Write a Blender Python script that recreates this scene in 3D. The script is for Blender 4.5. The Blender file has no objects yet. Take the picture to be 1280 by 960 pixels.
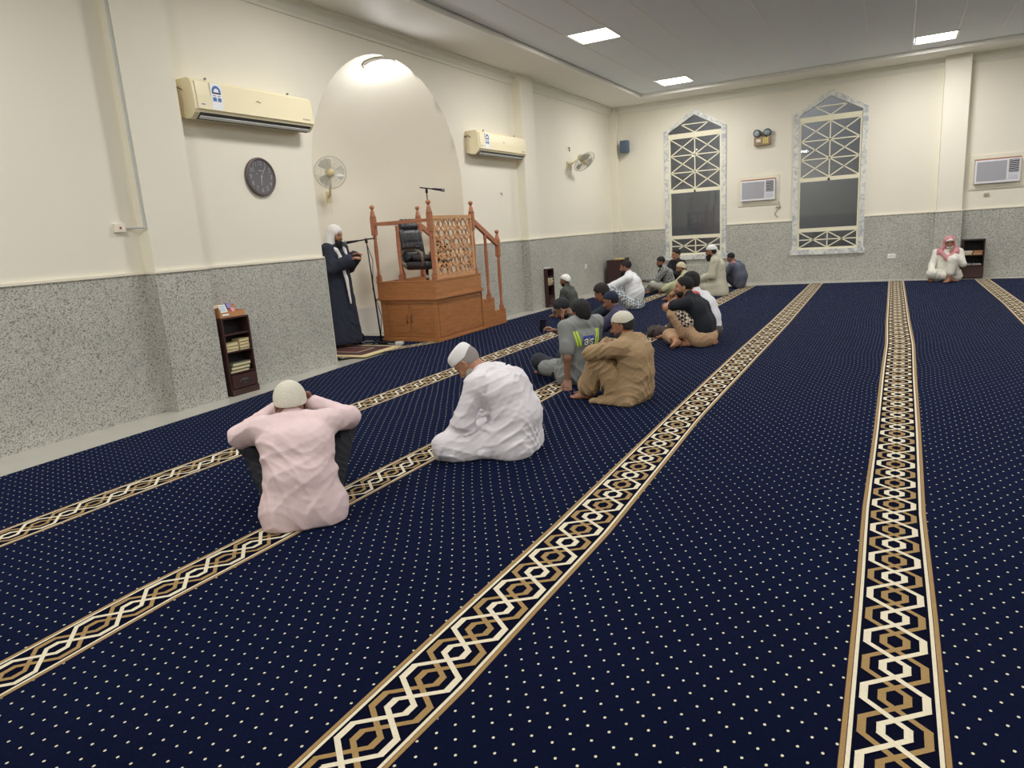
import bpy, bmesh, math, random
import numpy as np
from mathutils import Vector, Matrix

random.seed(7)
scene = bpy.context.scene
COL = scene.collection

# ------------------------------------------------------------------ camera
cam_data = bpy.data.cameras.new('camera')
cam = bpy.data.objects.new('camera', cam_data)
COL.objects.link(cam)
YAW, PITCH, ROLL = math.radians(29.3158377), math.radians(12.33306692), math.radians(-3.82380009)
_cy, _sy, _cp, _sp = math.cos(YAW), math.sin(YAW), math.cos(PITCH), math.sin(PITCH)
_f = Vector((-_sy*_cp, _cy*_cp, -_sp))
_r = Vector((_cy, _sy, 0))
_u = _r.cross(_f)
_r2 = math.cos(ROLL)*_r + math.sin(ROLL)*_u
_u2 = -math.sin(ROLL)*_r + math.cos(ROLL)*_u
cam.matrix_world = Matrix(((_r2.x, _u2.x, -_f.x, 0), (_r2.y, _u2.y, -_f.y, 0), (_r2.z, _u2.z, -_f.z, 1.45), (0, 0, 0, 1)))
cam_data.sensor_width = 36
cam_data.lens = 863.82/1280*36
cam_data.clip_start = 0.05
scene.camera = cam

# ------------------------------------------------------------------ world (night outside) and exposure
world = bpy.data.worlds.new('night')
scene.world = world
world.use_nodes = True
world.node_tree.nodes['Background'].inputs[0].default_value = (0.045, 0.050, 0.070, 1)
world.node_tree.nodes['Background'].inputs[1].default_value = 0.6
scene.view_settings.view_transform = 'Standard'
scene.view_settings.look = 'None'
scene.view_settings.gamma = 1
scene.view_settings.use_curve_mapping = False
scene.view_settings.exposure = 0.40
scene.cycles.max_bounces = 14
scene.cycles.diffuse_bounces = 10
PANEL_WATTS = 46.0          # each ceiling panel
PANEL_COLOR = (1.0, 0.980, 0.950)
NICHE_WATTS = 16.0

# ------------------------------------------------------------------ measured frame (metres)
XW = -6.10      # left (qibla) wall
YF = 16.53      # far wall
XR = 7.5        # right wall, outside the frame
YB = -4.0       # rear wall, behind the camera
ZD = 1.295      # top of the stone dado
ZCORN = 3.99    # foot of the cornice
ZSOFF = 4.15    # perimeter soffit
ZCEIL = 4.21    # panelled ceiling
# ------------------------------------------------------------------ helpers
def srgb(r, g, b):
    def f(c):
        c /= 255.0
        return c/12.92 if c <= 0.04045 else ((c+0.055)/1.055)**2.4
    return (f(r), f(g), f(b), 1.0)

MATS = {}
def mat(name, rgb, rough=0.6, metal=0.0, var=0.06, scale=8.0, bump=0.0, bscale=60.0, sheen=0.0, spec=0.5, emit=None, estr=0.0, coat=0.0):
    """Principled material with procedural tone variation and fine relief."""
    if name in MATS: return MATS[name]
    m = bpy.data.materials.new(name); m.use_nodes = True
    nt = m.node_tree; b = nt.nodes['Principled BSDF']
    b.inputs['Roughness'].default_value = rough
    b.inputs['Metallic'].default_value = metal
    b.inputs['Specular IOR Level'].default_value = spec
    if coat: b.inputs['Coat Weight'].default_value = coat
    if sheen:
        b.inputs['Sheen Weight'].default_value = sheen
        b.inputs['Sheen Roughness'].default_value = 0.5
    c = srgb(*rgb)
    tc = nt.nodes.new('ShaderNodeTexCoord')
    nz = nt.nodes.new('ShaderNodeTexNoise'); nz.inputs['Scale'].default_value = scale; nz.inputs['Detail'].default_value = 3
    nt.links.new(tc.outputs['Object'], nz.inputs['Vector'])
    mx = nt.nodes.new('ShaderNodeMix'); mx.data_type = 'RGBA'
    mx.inputs[6].default_value = tuple(max(0, x*(1-var)) for x in c[:3])+(1,)
    mx.inputs[7].default_value = tuple(min(1, x*(1+var)) for x in c[:3])+(1,)
    nt.links.new(nz.outputs['Fac'], mx.inputs[0])
    nt.links.new(mx.outputs[2], b.inputs['Base Color'])
    if bump:
        n2 = nt.nodes.new('ShaderNodeTexNoise'); n2.inputs['Scale'].default_value = bscale; n2.inputs['Detail'].default_value = 2
        nt.links.new(tc.outputs['Object'], n2.inputs['Vector'])
        bp = nt.nodes.new('ShaderNodeBump'); bp.inputs['Strength'].default_value = bump; bp.inputs['Distance'].default_value = 0.01
        nt.links.new(n2.outputs['Fac'], bp.inputs['Height']); nt.links.new(bp.outputs[0], b.inputs['Normal'])
    if emit:
        b.inputs['Emission Color'].default_value = srgb(*emit); b.inputs['Emission Strength'].default_value = estr
    MATS[name] = m
    return m

class MB:
    """collects boxes, tubes, lathes and prisms into one mesh object"""
    def __init__(s): s.bm = bmesh.new(); s.mi = 0
    def face(s, vs, smooth=False):
        try: f = s.bm.faces.new(vs)
        except ValueError: return None
        f.material_index = s.mi; f.smooth = smooth; return f
    def box(s, x0, y0, z0, x1, y1, z1, M=None, bev=0.0):
        if bev:
            return s.bbox(x0, y0, z0, x1, y1, z1, bev, M)
        v = [Vector(p) for p in ((x0,y0,z0),(x1,y0,z0),(x1,y1,z0),(x0,y1,z0),(x0,y0,z1),(x1,y0,z1),(x1,y1,z1),(x0,y1,z1))]
        if M: v = [M @ p for p in v]
        v = [s.bm.verts.new(p) for p in v]
        for q in ((3,2,1,0),(4,5,6,7),(0,1,5,4),(1,2,6,5),(2,3,7,6),(3,0,4,7)): s.face([v[i] for i in q])
    def bbox(s, x0, y0, z0, x1, y1, z1, b, M=None):
        t = bmesh.new(); bmesh.ops.create_cube(t, size=1)
        for v in t.verts:
            v.co = Vector(((x0+x1)/2+v.co.x*(x1-x0), (y0+y1)/2+v.co.y*(y1-y0), (z0+z1)/2+v.co.z*(z1-z0)))
        bmesh.ops.bevel(t, geom=t.edges[:], offset=b, segments=2, profile=0.6, affect='EDGES')
        mp = {v: s.bm.verts.new((M @ v.co) if M else v.co) for v in t.verts}
        for f in t.faces: s.face([mp[v] for v in f.verts])
        t.free()
    def tube(s, pts, rad, n=10, cap=True, smooth=True):
        """round tube along a polyline; rad a number or one per point"""
        pts = [Vector(p) for p in pts]; N = len(pts)
        rad = [rad]*N if isinstance(rad, (int, float)) else rad
        rings = []; up = None
        for i, p in enumerate(pts):
            d = (pts[min(i+1, N-1)]-pts[max(i-1, 0)]).normalized()
            if up is None:
                up = Vector((0,0,1)) if abs(d.z) < 0.9 else Vector((1,0,0))
            a = d.cross(up).normalized(); b = a.cross(d).normalized(); up = b
            rings.append([s.bm.verts.new(p+(a*math.cos(t*2*math.pi/n)+b*math.sin(t*2*math.pi/n))*rad[i]) for t in range(n)])
        for i in range(N-1):
            for t in range(n): s.face([rings[i][t], rings[i][(t+1)%n], rings[i+1][(t+1)%n], rings[i+1][t]], smooth)
        if cap: s.face(rings[0][::-1]); s.face(rings[-1])
    def lathe(s, prof, cx=0, cy=0, n=16, M=None, smooth=True):
        """profile of (radius, z) from bottom to top about a vertical axis"""
        rings = []
        for r, z in prof:
            ring = []
            for t in range(n):
                p = Vector((cx+r*math.cos(t*2*math.pi/n), cy+r*math.sin(t*2*math.pi/n), z))
                ring.append(s.bm.verts.new(M @ p if M else p))
            rings.append(ring)
        for i in range(len(rings)-1):
            for t in range(n): s.face([rings[i][t], rings[i][(t+1)%n], rings[i+1][(t+1)%n], rings[i+1][t]], smooth)
        s.face(rings[0][::-1]); s.face(rings[-1])
    def prism(s, poly, d, M=None):
        """polygon (list of 3D points) extruded by vector d"""
        d = Vector(d); a = [Vector(p) for p in poly]; b = [p+d for p in a]
        if M: a = [M @ p for p in a]; b = [M @ p for p in b]
        a = [s.bm.verts.new(p) for p in a]; b = [s.bm.verts.new(p) for p in b]
        n = len(a); s.face(a[::-1]); s.face(b)
        for i in range(n): s.face([a[i], a[(i+1)%n], b[(i+1)%n], b[i]])
    def bar(s, p, q, w, h, up=(0,0,1)):
        """rectangular bar from p to q, w across, h along up"""
        p, q = Vector(p), Vector(q); d = (q-p).normalized(); u = Vector(up)
        a = d.cross(u).normalized()*w/2; b = a.cross(d).normalized()*h/2
        v = [s.bm.verts.new(c+x) for c in (p, q) for x in (-a-b, a-b, a+b, -a+b)]
        for f in ((3,2,1,0),(4,5,6,7),(0,1,5,4),(1,2,6,5),(2,3,7,6),(3,0,4,7)): s.face([v[i] for i in f])
    def build(s, name, mats, parent=None, recalc=True):
        if recalc: bmesh.ops.recalc_face_normals(s.bm, faces=s.bm.faces)
        me = bpy.data.meshes.new(name); s.bm.to_mesh(me); s.bm.free()
        for m in (mats if isinstance(mats, (list, tuple)) else [mats]): me.materials.append(m)
        o = bpy.data.objects.new(name, me); COL.objects.link(o)
        if parent is not None: o.parent = parent
        return o

def tag(o, label=None, cat=None, group=None, kind=None):
    if label: o['label'] = label
    if cat: o['category'] = cat
    if group: o['group'] = group
    if kind: o['kind'] = kind
    return o
def struct(o, label=None):
    o['kind'] = 'structure'
    if label: o['label'] = label
    return o
def empty(name, loc=(0,0,0), rz=0.0, parent=None):
    o = bpy.data.objects.new(name, None); o.empty_display_size = 0.1
    COL.objects.link(o); o.location = loc; o.rotation_euler = (0, 0, rz)
    if parent is not None: o.parent = parent
    return o
def quick(name, fn, mats, parent=None):
    m = MB(); fn(m); return m.build(name, mats, parent)
# ------------------------------------------------------------------ figures: signed distance fields turned into meshes
def V3(p): return np.array(p, float)

class Grid:
    def __init__(s, lo, hi, h):
        s.h = h; s.lo = V3(lo); n = np.maximum(4, np.ceil((V3(hi)-s.lo)/h).astype(int)+1)
        s.ax = [s.lo[i]+np.arange(n[i])*h for i in range(3)]
        s.S = np.full(tuple(n), 1.0, np.float32)
    def sl(s, lo, hi):
        r = []
        for i in range(3):
            a = int(np.floor((lo[i]-s.lo[i])/s.h)); b = int(np.ceil((hi[i]-s.lo[i])/s.h))+1
            a = max(a, 0); b = min(b, len(s.ax[i]))
            if b <= a: return None
            r.append(slice(a, b))
        return tuple(r)
    def coords(s, sl):
        x = s.ax[0][sl[0]].astype(np.float32)[:, None, None]; y = s.ax[1][sl[1]].astype(np.float32)[None, :, None]; z = s.ax[2][sl[2]].astype(np.float32)[None, None, :]
        return x, y, z
    def apply(s, lo, hi, fn, k, mode='u'):
        m = k+3*s.h
        sl = s.sl(V3(lo)-m, V3(hi)+m)
        if sl is None: return
        d = fn(*s.coords(sl)).astype(np.float32); a = s.S[sl]
        if mode == 'u':
            if k > 0:
                t = np.clip(0.5+0.5*(a-d)/k, 0, 1); s.S[sl] = a*(1-t)+d*t-k*t*(1-t)
            else: s.S[sl] = np.minimum(a, d)
        else:
            d = -d
            if k > 0:
                t = np.clip(0.5+0.5*(d-a)/k, 0, 1); s.S[sl] = a*(1-t)+d*t+k*t*(1-t)
            else: s.S[sl] = np.maximum(a, d)
    def cone(s, a, b, ra, rb=None, k=0.03, mode='u'):
        rb = ra if rb is None else rb; a, b = V3(a), V3(b); r = max(ra, rb); d = b-a; L = float(d@d)+1e-9
        def f(x, y, z):
            px, py, pz = x-a[0], y-a[1], z-a[2]
            t = np.clip((px*d[0]+py*d[1]+pz*d[2])/L, 0, 1)
            return np.sqrt((px-t*d[0])**2+(py-t*d[1])**2+(pz-t*d[2])**2)-(ra+(rb-ra)*t)
        s.apply(np.minimum(a, b)-r, np.maximum(a, b)+r, f, k, mode)
    def ell(s, c, r, R=None, k=0.03, mode='u'):
        c, r = V3(c), V3(r); R = np.eye(3) if R is None else np.asarray(R)   # columns of R = local axes
        m = r.max()
        def f(x, y, z):
            p = (x-c[0], y-c[1], z-c[2])
            q = [sum(p[j]*R[j, i] for j in range(3)) for i in range(3)]
            k0 = np.sqrt(sum((q[i]/r[i])**2 for i in range(3))); k1 = np.sqrt(sum((q[i]/r[i]**2)**2 for i in range(3)))+1e-6
            return k0*(k0-1)/k1
        s.apply(c-m, c+m, f, k, mode)
    def rbox(s, c, b, rr=0.01, R=None, k=0.02, mode='u'):
        c, b = V3(c), V3(b)-rr; R = np.eye(3) if R is None else np.asarray(R); m = np.linalg.norm(b)+rr
        def f(x, y, z):
            p = (x-c[0], y-c[1], z-c[2])
            q = [np.abs(sum(p[j]*R[j, i] for j in range(3)))-b[i] for i in range(3)]
            o = np.sqrt(sum(np.maximum(t, 0)**2 for t in q)); return o+np.minimum(np.maximum(np.maximum(q[0], q[1]), q[2]), 0)-rr
        s.apply(c-m, c+m, f, k, mode)
    def plane(s, p, n, k=0.0):
        """keep the side the normal points away from"""
        p, n = V3(p), V3(n)/np.linalg.norm(n)
        x, y, z = s.coords((slice(None),)*3)
        d = ((x-p[0])*n[0]+(y-p[1])*n[1]+(z-p[2])*n[2]).astype(np.float32)
        if k > 0:
            t = np.clip(0.5+0.5*(d-s.S)/k, 0, 1); s.S = s.S*(1-t)+d*t+k*t*(1-t)
        else: s.S = np.maximum(s.S, d)
    def disp(s, fn):
        x, y, z = s.coords((slice(None),)*3); s.S = s.S+fn(x, y, z).astype(np.float32)
    def mesh(s):
        """naive surface nets, vectorised"""
        S = s.S; ins = S < 0
        nx, ny, nz = S.shape
        c = np.zeros((nx-1, ny-1, nz-1), np.int8)
        for i in (0, 1):
            for j in (0, 1):
                for k in (0, 1): c += ins[i:nx-1+i, j:ny-1+j, k:nz-1+k]
        act = (c > 0) & (c < 8); idx = np.argwhere(act)
        if len(idx) == 0: return np.zeros((0, 3)), np.zeros((0, 4), int)
        vid = np.full(act.shape, -1, np.int64); vid[act] = np.arange(len(idx))
        acc = np.zeros((len(idx), 3)); cnt = np.zeros(len(idx))
        cor = [(i, j, k) for i in (0, 1) for j in (0, 1) for k in (0, 1)]
        for a in range(8):
            for b in range(a+1, 8):
                da = np.array(cor[b])-np.array(cor[a])
                if np.abs(da).sum() != 1: continue
                va = S[idx[:, 0]+cor[a][0], idx[:, 1]+cor[a][1], idx[:, 2]+cor[a][2]].astype(float)
                vb = S[idx[:, 0]+cor[b][0], idx[:, 1]+cor[b][1], idx[:, 2]+cor[b][2]].astype(float)
                m = (va < 0) != (vb < 0); t = np.where(m, va/(va-vb+1e-12), 0)
                acc += np.where(m[:, None], np.array(cor[a])+t[:, None]*da, 0); cnt += m
        V = s.lo+(idx+acc/np.maximum(cnt, 1)[:, None])*s.h
        F = []
        for ax in range(3):
            o = [slice(1, -1)]*3; o[ax] = slice(0, -1); o = tuple(o)
            n = [slice(1, -1)]*3; n[ax] = slice(1, None); n = tuple(n)
            e = ins[o] != ins[n]; q = np.argwhere(e)
            if len(q) == 0: continue
            flip = ins[o][e]
            base = q.copy()
            u, v = [(1, 2), (2, 0), (0, 1)][ax]
            for dim in (u, v): base[:, dim] += 1
            def at(du, dv):
                w = base.copy(); w[:, u] += du; w[:, v] += dv
                return vid[w[:, 0], w[:, 1], w[:, 2]]
            quad = np.stack([at(-1, -1), at(0, -1), at(0, 0), at(-1, 0)], 1)
            quad[~flip] = quad[~flip][:, ::-1]
            F.append(quad)
        F = np.concatenate(F); F = F[(F >= 0).all(1)]
        return V, F

def mesh_obj(name, parts, mats, parent=None, matfn=None):
    """parts: list of (V, F); one mesh object, smooth shaded"""
    vs, fs, n = [], [], 0
    for V, F in parts:
        vs.append(V); fs.append(F+n); n += len(V)
    V = np.concatenate(vs); F = np.concatenate(fs)
    me = bpy.data.meshes.new(name)
    me.vertices.add(len(V)); me.vertices.foreach_set('co', V.astype(np.float32).ravel())
    me.loops.add(len(F)*4); me.loops.foreach_set('vertex_index', F.astype(np.int32).ravel())
    me.polygons.add(len(F)); me.polygons.foreach_set('loop_start', (np.arange(len(F))*4).astype(np.int32))
    me.polygons.foreach_set('loop_total', np.full(len(F), 4, np.int32))
    me.polygons.foreach_set('use_smooth', np.ones(len(F), bool))
    for m in (mats if isinstance(mats, (list, tuple)) else [mats]): me.materials.append(m)
    if matfn is not None:
        c = V[F].mean(1); me.polygons.foreach_set('material_index', matfn(c).astype(np.int32))
    me.update(calc_edges=True); me.validate()
    o = bpy.data.objects.new(name, me); COL.objects.link(o)
    if parent is not None: o.parent = parent
    return o

def rotm(yaw=0, pitch=0, roll=0):
    """head turn: yaw left +, pitch down +, roll to the right shoulder + (degrees)"""
    return np.array((Matrix.Rotation(math.radians(yaw), 3, 'Z') @ Matrix.Rotation(math.radians(-pitch), 3, 'X') @ Matrix.Rotation(math.radians(roll), 3, 'Y')))

def frame(y, z):
    y = V3(y)/np.linalg.norm(y); z = V3(z); x = np.cross(y, z); x /= np.linalg.norm(x); z = np.cross(x, y)
    return np.stack([x, y, z], 1)

def folds(seed, amp, freq, dirs):
    """cloth creases: warped sines across the given directions"""
    rs = np.random.RandomState(seed); P = []
    for d in dirs:
        d = V3(d)/np.linalg.norm(d); w = rs.normal(size=(2, 3))*7
        P.append((d, w, rs.uniform(0, 6.28, 4), rs.uniform(.8, 1.25)))
    def fn(x, y, z):
        o = 0
        for d, w, ph, g in P:
            u = x*d[0]+y*d[1]+z*d[2]
            wa = 0.9*np.sin(x*w[0][0]+y*w[0][1]+z*w[0][2]+ph[0])+0.9*np.sin(x*w[1][0]+y*w[1][1]+z*w[1][2]+ph[1])
            v = np.sin(u*freq*g+2.2*wa+ph[2])
            gate = 0.5+0.5*np.sin(x*w[1][1]+y*w[1][2]+z*w[1][0]+ph[3])
            o = o+amp*(1-np.abs(v))**2*-1*gate/len(P)*1.9
            v2 = np.sin(u*freq*2.1*g+2.6*wa+ph[0]); o = o-amp*.35*(1-np.abs(v2))**2*(1-gate)/len(P)*1.6
        return o
    return fn

# ---- templates in their own frames, built once
_T = {}
def template(key, fn):
    if key not in _T: _T[key] = fn()
    return _T[key]

def head_mesh(h):
    def f():
        g = Grid((-.10, -.13, -.20), (.10, .14, .14), h)
        g.ell((0, -.014, .034), (.074, .096, .086), k=0)
        g.ell((0, .022, -.030), (.060, .070, .088), k=.03)
        g.ell((0, .050, -.088), (.030, .030, .024), k=.03)         # chin
        g.ell((0, .070, .030), (.050, .022, .016), k=.015)         # brow
        for s in (-1, 1):
            g.ell((s*.030, .094, .004), (.017, .014, .012), k=.012, mode='s')   # sockets
            g.ell((s*.034, .068, -.026), (.020, .018, .018), k=.02)             # cheeks
            g.ell((s*.030, .080, .004), (.0125, .0115, .0115), k=.003)          # eyeball and lids
            g.ell((s*.077, -.008, -.008), (.008, .019, .031), R=rotm(0, -12, 0), k=.006)
            g.ell((s*.083, .000, -.008), (.006, .009, .017), k=.004, mode='s')
            g.ell((s*.011, .100, -.036), (.008, .010, .007), k=.006)
        g.cone((0, .088, .012), (0, .112, -.030), .007, .011, k=.01)
        g.ell((0, .089, -.058), (.022, .010, .006), k=.006)
        g.ell((0, .087, -.067), (.018, .010, .006), k=.005)
        g.ell((0, .099, -.0625), (.022, .008, .0014), k=.002, mode='s')
        g.cone((0, -.026, -.05), (0, -.030, -.125), .055, .052, k=.03)
        return g.mesh()
    return template(('head', h), f)

def hand_mesh(curl, h=.0045, spread=.1):
    """right hand: wrist at 0, fingers +Y, back of hand +Z, thumb towards -X"""
    def f():
        g = Grid((-.085, -.05, -.10), (.065, .21, .045), h)
        g.cone((0, -.03, 0), (0, .005, 0), .027, .026, k=0)
        g.rbox((0, .048, -.002), (.041, .048, .015), .014, k=.02)
        L = (.078, .086, .080, .062)
        for i in range(4):
            x = -.030+.020*i; p = V3((x, .090, 0)); a = 0.15+curl*0.75; seg = L[i]; sx = (i-1.5)*spread*.25
            for j, fr in enumerate((.45, .30, .25)):
                d = V3((sx, math.cos(a), -math.sin(a))); q = p+d*seg*fr
                g.cone(p, q, .0095-.0007*j, .0088-.0007*j, k=.004); p = q; a += curl*1.15
        p = V3((-.030, .020, -.004)); q = V3((-.058, .052, -.014)); r = V3((-.060+.02*curl, .088, -.018-.02*curl)); t = V3((-.052+.03*curl, .110, -.020-.03*curl))
        g.cone(p, q, .015, .0125, k=.012); g.cone(q, r, .0118, .0105, k=.004); g.cone(r, t, .0105, .009, k=.003)
        return g.mesh()
    return template(('hand', round(curl, 2), h, spread), f)

def foot_mesh(h=.006):
    """right bare foot: ankle at 0, toes +Y, sole at z=-.07, big toe towards -X"""
    def f():
        g = Grid((-.06, -.09, -.085), (.06, .22, .07), h)
        g.cone((0, 0, .05), (0, -.005, -.01), .036, .036, k=0)
        g.ell((0, -.035, -.042), (.030, .036, .028), k=.03)
        g.cone((0, .0, -.02), (-.004, .12, -.052), .034, .020, k=.03)
        g.cone((-.022, .11, -.054), (.026, .095, -.056), .0165, .0145, k=.02)
        g.cone((.022, .10, -.055), (.012, -.02, -.05), .016, .020, k=.02)
        for i, (x, y0, L, r) in enumerate(((-.026, .13, .042, .0125), (-.007, .135, .034, .0088), (.009, .128, .029, .0082), (.022, .118, .025, .0078), (.034, .105, .020, .0076))):
            g.cone((x, y0-.01, -.056), (x*1.05, y0+L, -.060), r, r*.9, k=.006)
        return g.mesh()
    return template(('foot', h), f)

def xf(m, R, t, s=1.0, mirror=False):
    V, F = m
    V = V*s
    if mirror: V = V*np.array([-1, 1, 1]); F = F[:, ::-1]
    return V@np.asarray(R).T+V3(t), F
# ------------------------------------------------------------------ materials of the shell
PLASTER = mat('cream_plaster', (234, 229, 214), .62, var=.02, scale=1.2, bump=.06, bscale=35, spec=.3)
CEILM = mat('ceiling_white', (234, 239, 247), .7, var=.02, scale=2, spec=.3)
WHITE = mat('white_gloss', (236, 234, 226), .35, var=.01)
MARGIN = mat('marble_floor', (190, 188, 178), .16, var=.06, scale=6)

def granite():
    m = bpy.data.materials.new('grey_granite'); m.use_nodes = True; nt = m.node_tree; b = nt.nodes['Principled BSDF']; L = nt.links.new
    tc = nt.nodes.new('ShaderNodeTexCoord')
    v = nt.nodes.new('ShaderNodeTexVoronoi'); v.inputs['Scale'].default_value = 115; L(tc.outputs['Object'], v.inputs['Vector'])
    r = nt.nodes.new('ShaderNodeValToRGB'); cr = r.color_ramp; cr.interpolation = 'LINEAR'
    cr.elements[0].position = 0.0; cr.elements[0].color = srgb(112, 111, 105)
    cr.elements[1].position = 1.0; cr.elements[1].color = srgb(216, 215, 206)
    for p, c in ((.14, (140, 139, 134)), (.30, (182, 181, 173)), (.6, (198, 197, 189))):
        e = cr.elements.new(p); e.color = srgb(*c)
    sep = nt.nodes.new('ShaderNodeSeparateColor'); L(v.outputs['Color'], sep.inputs[0]); L(sep.outputs[0], r.inputs[0])
    n = nt.nodes.new('ShaderNodeTexNoise'); n.inputs['Scale'].default_value = 2.2; n.inputs['Detail'].default_value = 4; L(tc.outputs['Object'], n.inputs['Vector'])
    mx = nt.nodes.new('ShaderNodeMix'); mx.data_type = 'RGBA'; mx.blend_type = 'MULTIPLY'; mx.inputs[0].default_value = .25
    L(r.outputs[0], mx.inputs[6]); L(n.outputs['Fac'], mx.inputs[7]); L(mx.outputs[2], b.inputs['Base Color'])
    b.inputs['Roughness'].default_value = .34
    return m
GRANITE = granite()

# ------------------------------------------------------------------ floor
struct(quick('floor', lambda m: m.box(-8.2, YB, -.12, XR, YF+.3, -.012), MARGIN))

# ------------------------------------------------------------------ left wall with the round-headed niche
NY, NR, NZ = 8.03, 1.64, 2.22            # centre, radius, springing height
def left_wall(m):
    n = 40
    arc = [(NY-NR*math.cos(t*math.pi/n), NZ+NR*math.sin(t*math.pi/n)) for t in range(n+1)]
    top = ZSOFF+.05
    def q(pts): m.face([m.bm.verts.new((XW, y, z)) for y, z in pts])
    q([(YB, -.02), (NY-NR, -.02), (NY-NR, top), (YB, top)]); q([(NY+NR, -.02), (YF, -.02), (YF, top), (NY+NR, top)])
    for i in range(n): q([arc[i], arc[i+1], (arc[i+1][0], top), (arc[i][0], top)])
    # apse: half cylinder and quarter sphere
    D = 1.50
    def pt(a, z): return (XW-D*math.sin(a), NY-NR*math.cos(a), z)
    N = 32
    for i in range(N):
        a, b = math.pi*i/N, math.pi*(i+1)/N
        m.face([m.bm.verts.new(p) for p in (pt(a, -.02), pt(b, -.02), pt(b, NZ), pt(a, NZ))], True)
    K = 16
    def dp(a, e): return (XW-D*math.sin(a)*math.cos(e), NY-NR*math.cos(a)*math.cos(e), NZ+NR*math.sin(e))
    for k in range(K):
        e0, e1 = math.pi/2*k/K, math.pi/2*(k+1)/K
        for i in range(N):
            a, b = math.pi*i/N, math.pi*(i+1)/N
            m.face([m.bm.verts.new(p) for p in (dp(a, e0), dp(b, e0), dp(b, e1), dp(a, e1))], True)
    bmesh.ops.remove_doubles(m.bm, verts=m.bm.verts, dist=1e-4)
WL = struct(quick('wall_left', left_wall, PLASTER))
def panel(name, x0, y0, z0, x1, y1, z1, mt, parent): return quick(name, lambda m: m.box(x0, y0, z0, x1, y1, z1), mt, parent)
DADO_CAP = mat('dado_trim_cream', (232, 226, 208), .4, var=.02)
for y0, y1 in ((YB, 4.07), (4.60, NY-NR), (NY+NR, 11.55), (12.05, YF)):
    panel('stone_dado', XW, y0, -.02, XW+.018, y1, ZD, GRANITE, WL)
    panel('dado_trim', XW, y0, ZD, XW+.030, y1, ZD+.022, DADO_CAP, WL)
panel('stone_edge', XW-.02, NY-NR-.001, -.02, XW+.03, NY-NR+.006, ZD, mat('marble_edge', (206, 210, 196), .3), WL)
def skirt(m):
    N = 32; D = 1.48; R = NR-.02
    a0 = [(XW-D*math.sin(math.pi*i/N), NY-R*math.cos(math.pi*i/N)) for i in range(N+1)]
    a1 = [(XW-(D-.02)*math.sin(math.pi*i/N), NY-(R-.02)*math.cos(math.pi*i/N)) for i in range(N+1)]
    for i in range(N):
        v = [m.bm.verts.new((p[0], p[1], z)) for z in (-.02, .42) for p in (a0[i], a0[i+1], a1[i+1], a1[i])]
        for f in ((0,1,2,3),(4,5,6,7),(0,1,5,4),(1,2,6,5),(2,3,7,6),(3,0,4,7)): m.face([v[k] for k in f])
quick('marble_skirting', skirt, mat('white_marble', (232, 232, 228), .2, var=.03), WL)

def pilaster(x0, y0, x1, y1, top, name='pilaster'):
    t = quick(name, lambda m: m.box(x0, y0, -.02, x1, y1, top), PLASTER, None); struct(t)
    quick('stone_dado', lambda m: m.box(x0-.018, y0-.018, -.02, x1+.018, y1+.018, ZD), GRANITE, t)
    quick('dado_trim', lambda m: m.box(x0-.030, y0-.030, ZD, x1+.030, y1+.030, ZD+.022), DADO_CAP, t)
    return t
pilaster(XW-.05, 4.07, XW+.15, 4.60, ZSOFF, 'trim_1')
pilaster(XW-.05, 11.56, XW+.17, 12.05, ZSOFF, 'trim_2')
pilaster(XW-.05, YF-.16, XW+.18, YF+.05, ZSOFF, 'trim_3')
pilaster(.66, YF-.24, 1.08, YF+.05, ZSOFF, 'trim_4')

# ------------------------------------------------------------------ far wall with two pointed windows
WIN = [(-4.12, 1.0), (-1.31, 1.0)]        # centre x
WHW, WB, WSH, WAP = .70, .58, 3.47, 3.90   # half width, sill, shoulder, apex (outer edge of the surround)
def far_wall(m):
    top = ZSOFF+.05; xs = [XW-.05]
    def q(pts): m.prism([(x, YF, z) for x, z in pts], (0, .22, 0))
    x = XW-.05
    for cx, _ in WIN:
        q([(x, -.02), (cx-WHW, -.02), (cx-WHW, top), (x, top)])
        q([(cx-WHW, -.02), (cx+WHW, -.02), (cx+WHW, WB), (cx-WHW, WB)])
        q([(cx-WHW, WSH), (cx, WAP), (cx, top), (cx-WHW, top)]); q([(cx, WAP), (cx+WHW, WSH), (cx+WHW, top), (cx, top)])
        x = cx+WHW
    q([(x, -.02), (XR, -.02), (XR, top), (x, top)])
WF = struct(quick('wall_far', far_wall, PLASTER))
xs = [XW, WIN[0][0]-WHW, WIN[0][0]+WHW, WIN[1][0]-WHW, WIN[1][0]+WHW, .66, 1.08, XR]
for a, b in ((xs[0]+.18, xs[1]), (xs[2], xs[3]), (xs[4], xs[5]), (xs[6], xs[7])):
    panel('stone_dado', a, YF-.018, -.02, b, YF, ZD, GRANITE, WF)
    panel('dado_trim', a, YF-.030, ZD, b, YF, ZD+.022, DADO_CAP, WF)
for cx, _ in WIN:
    panel('stone_dado', cx-WHW, YF-.018, -.02, cx+WHW, YF, WB, GRANITE, WF)

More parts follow.
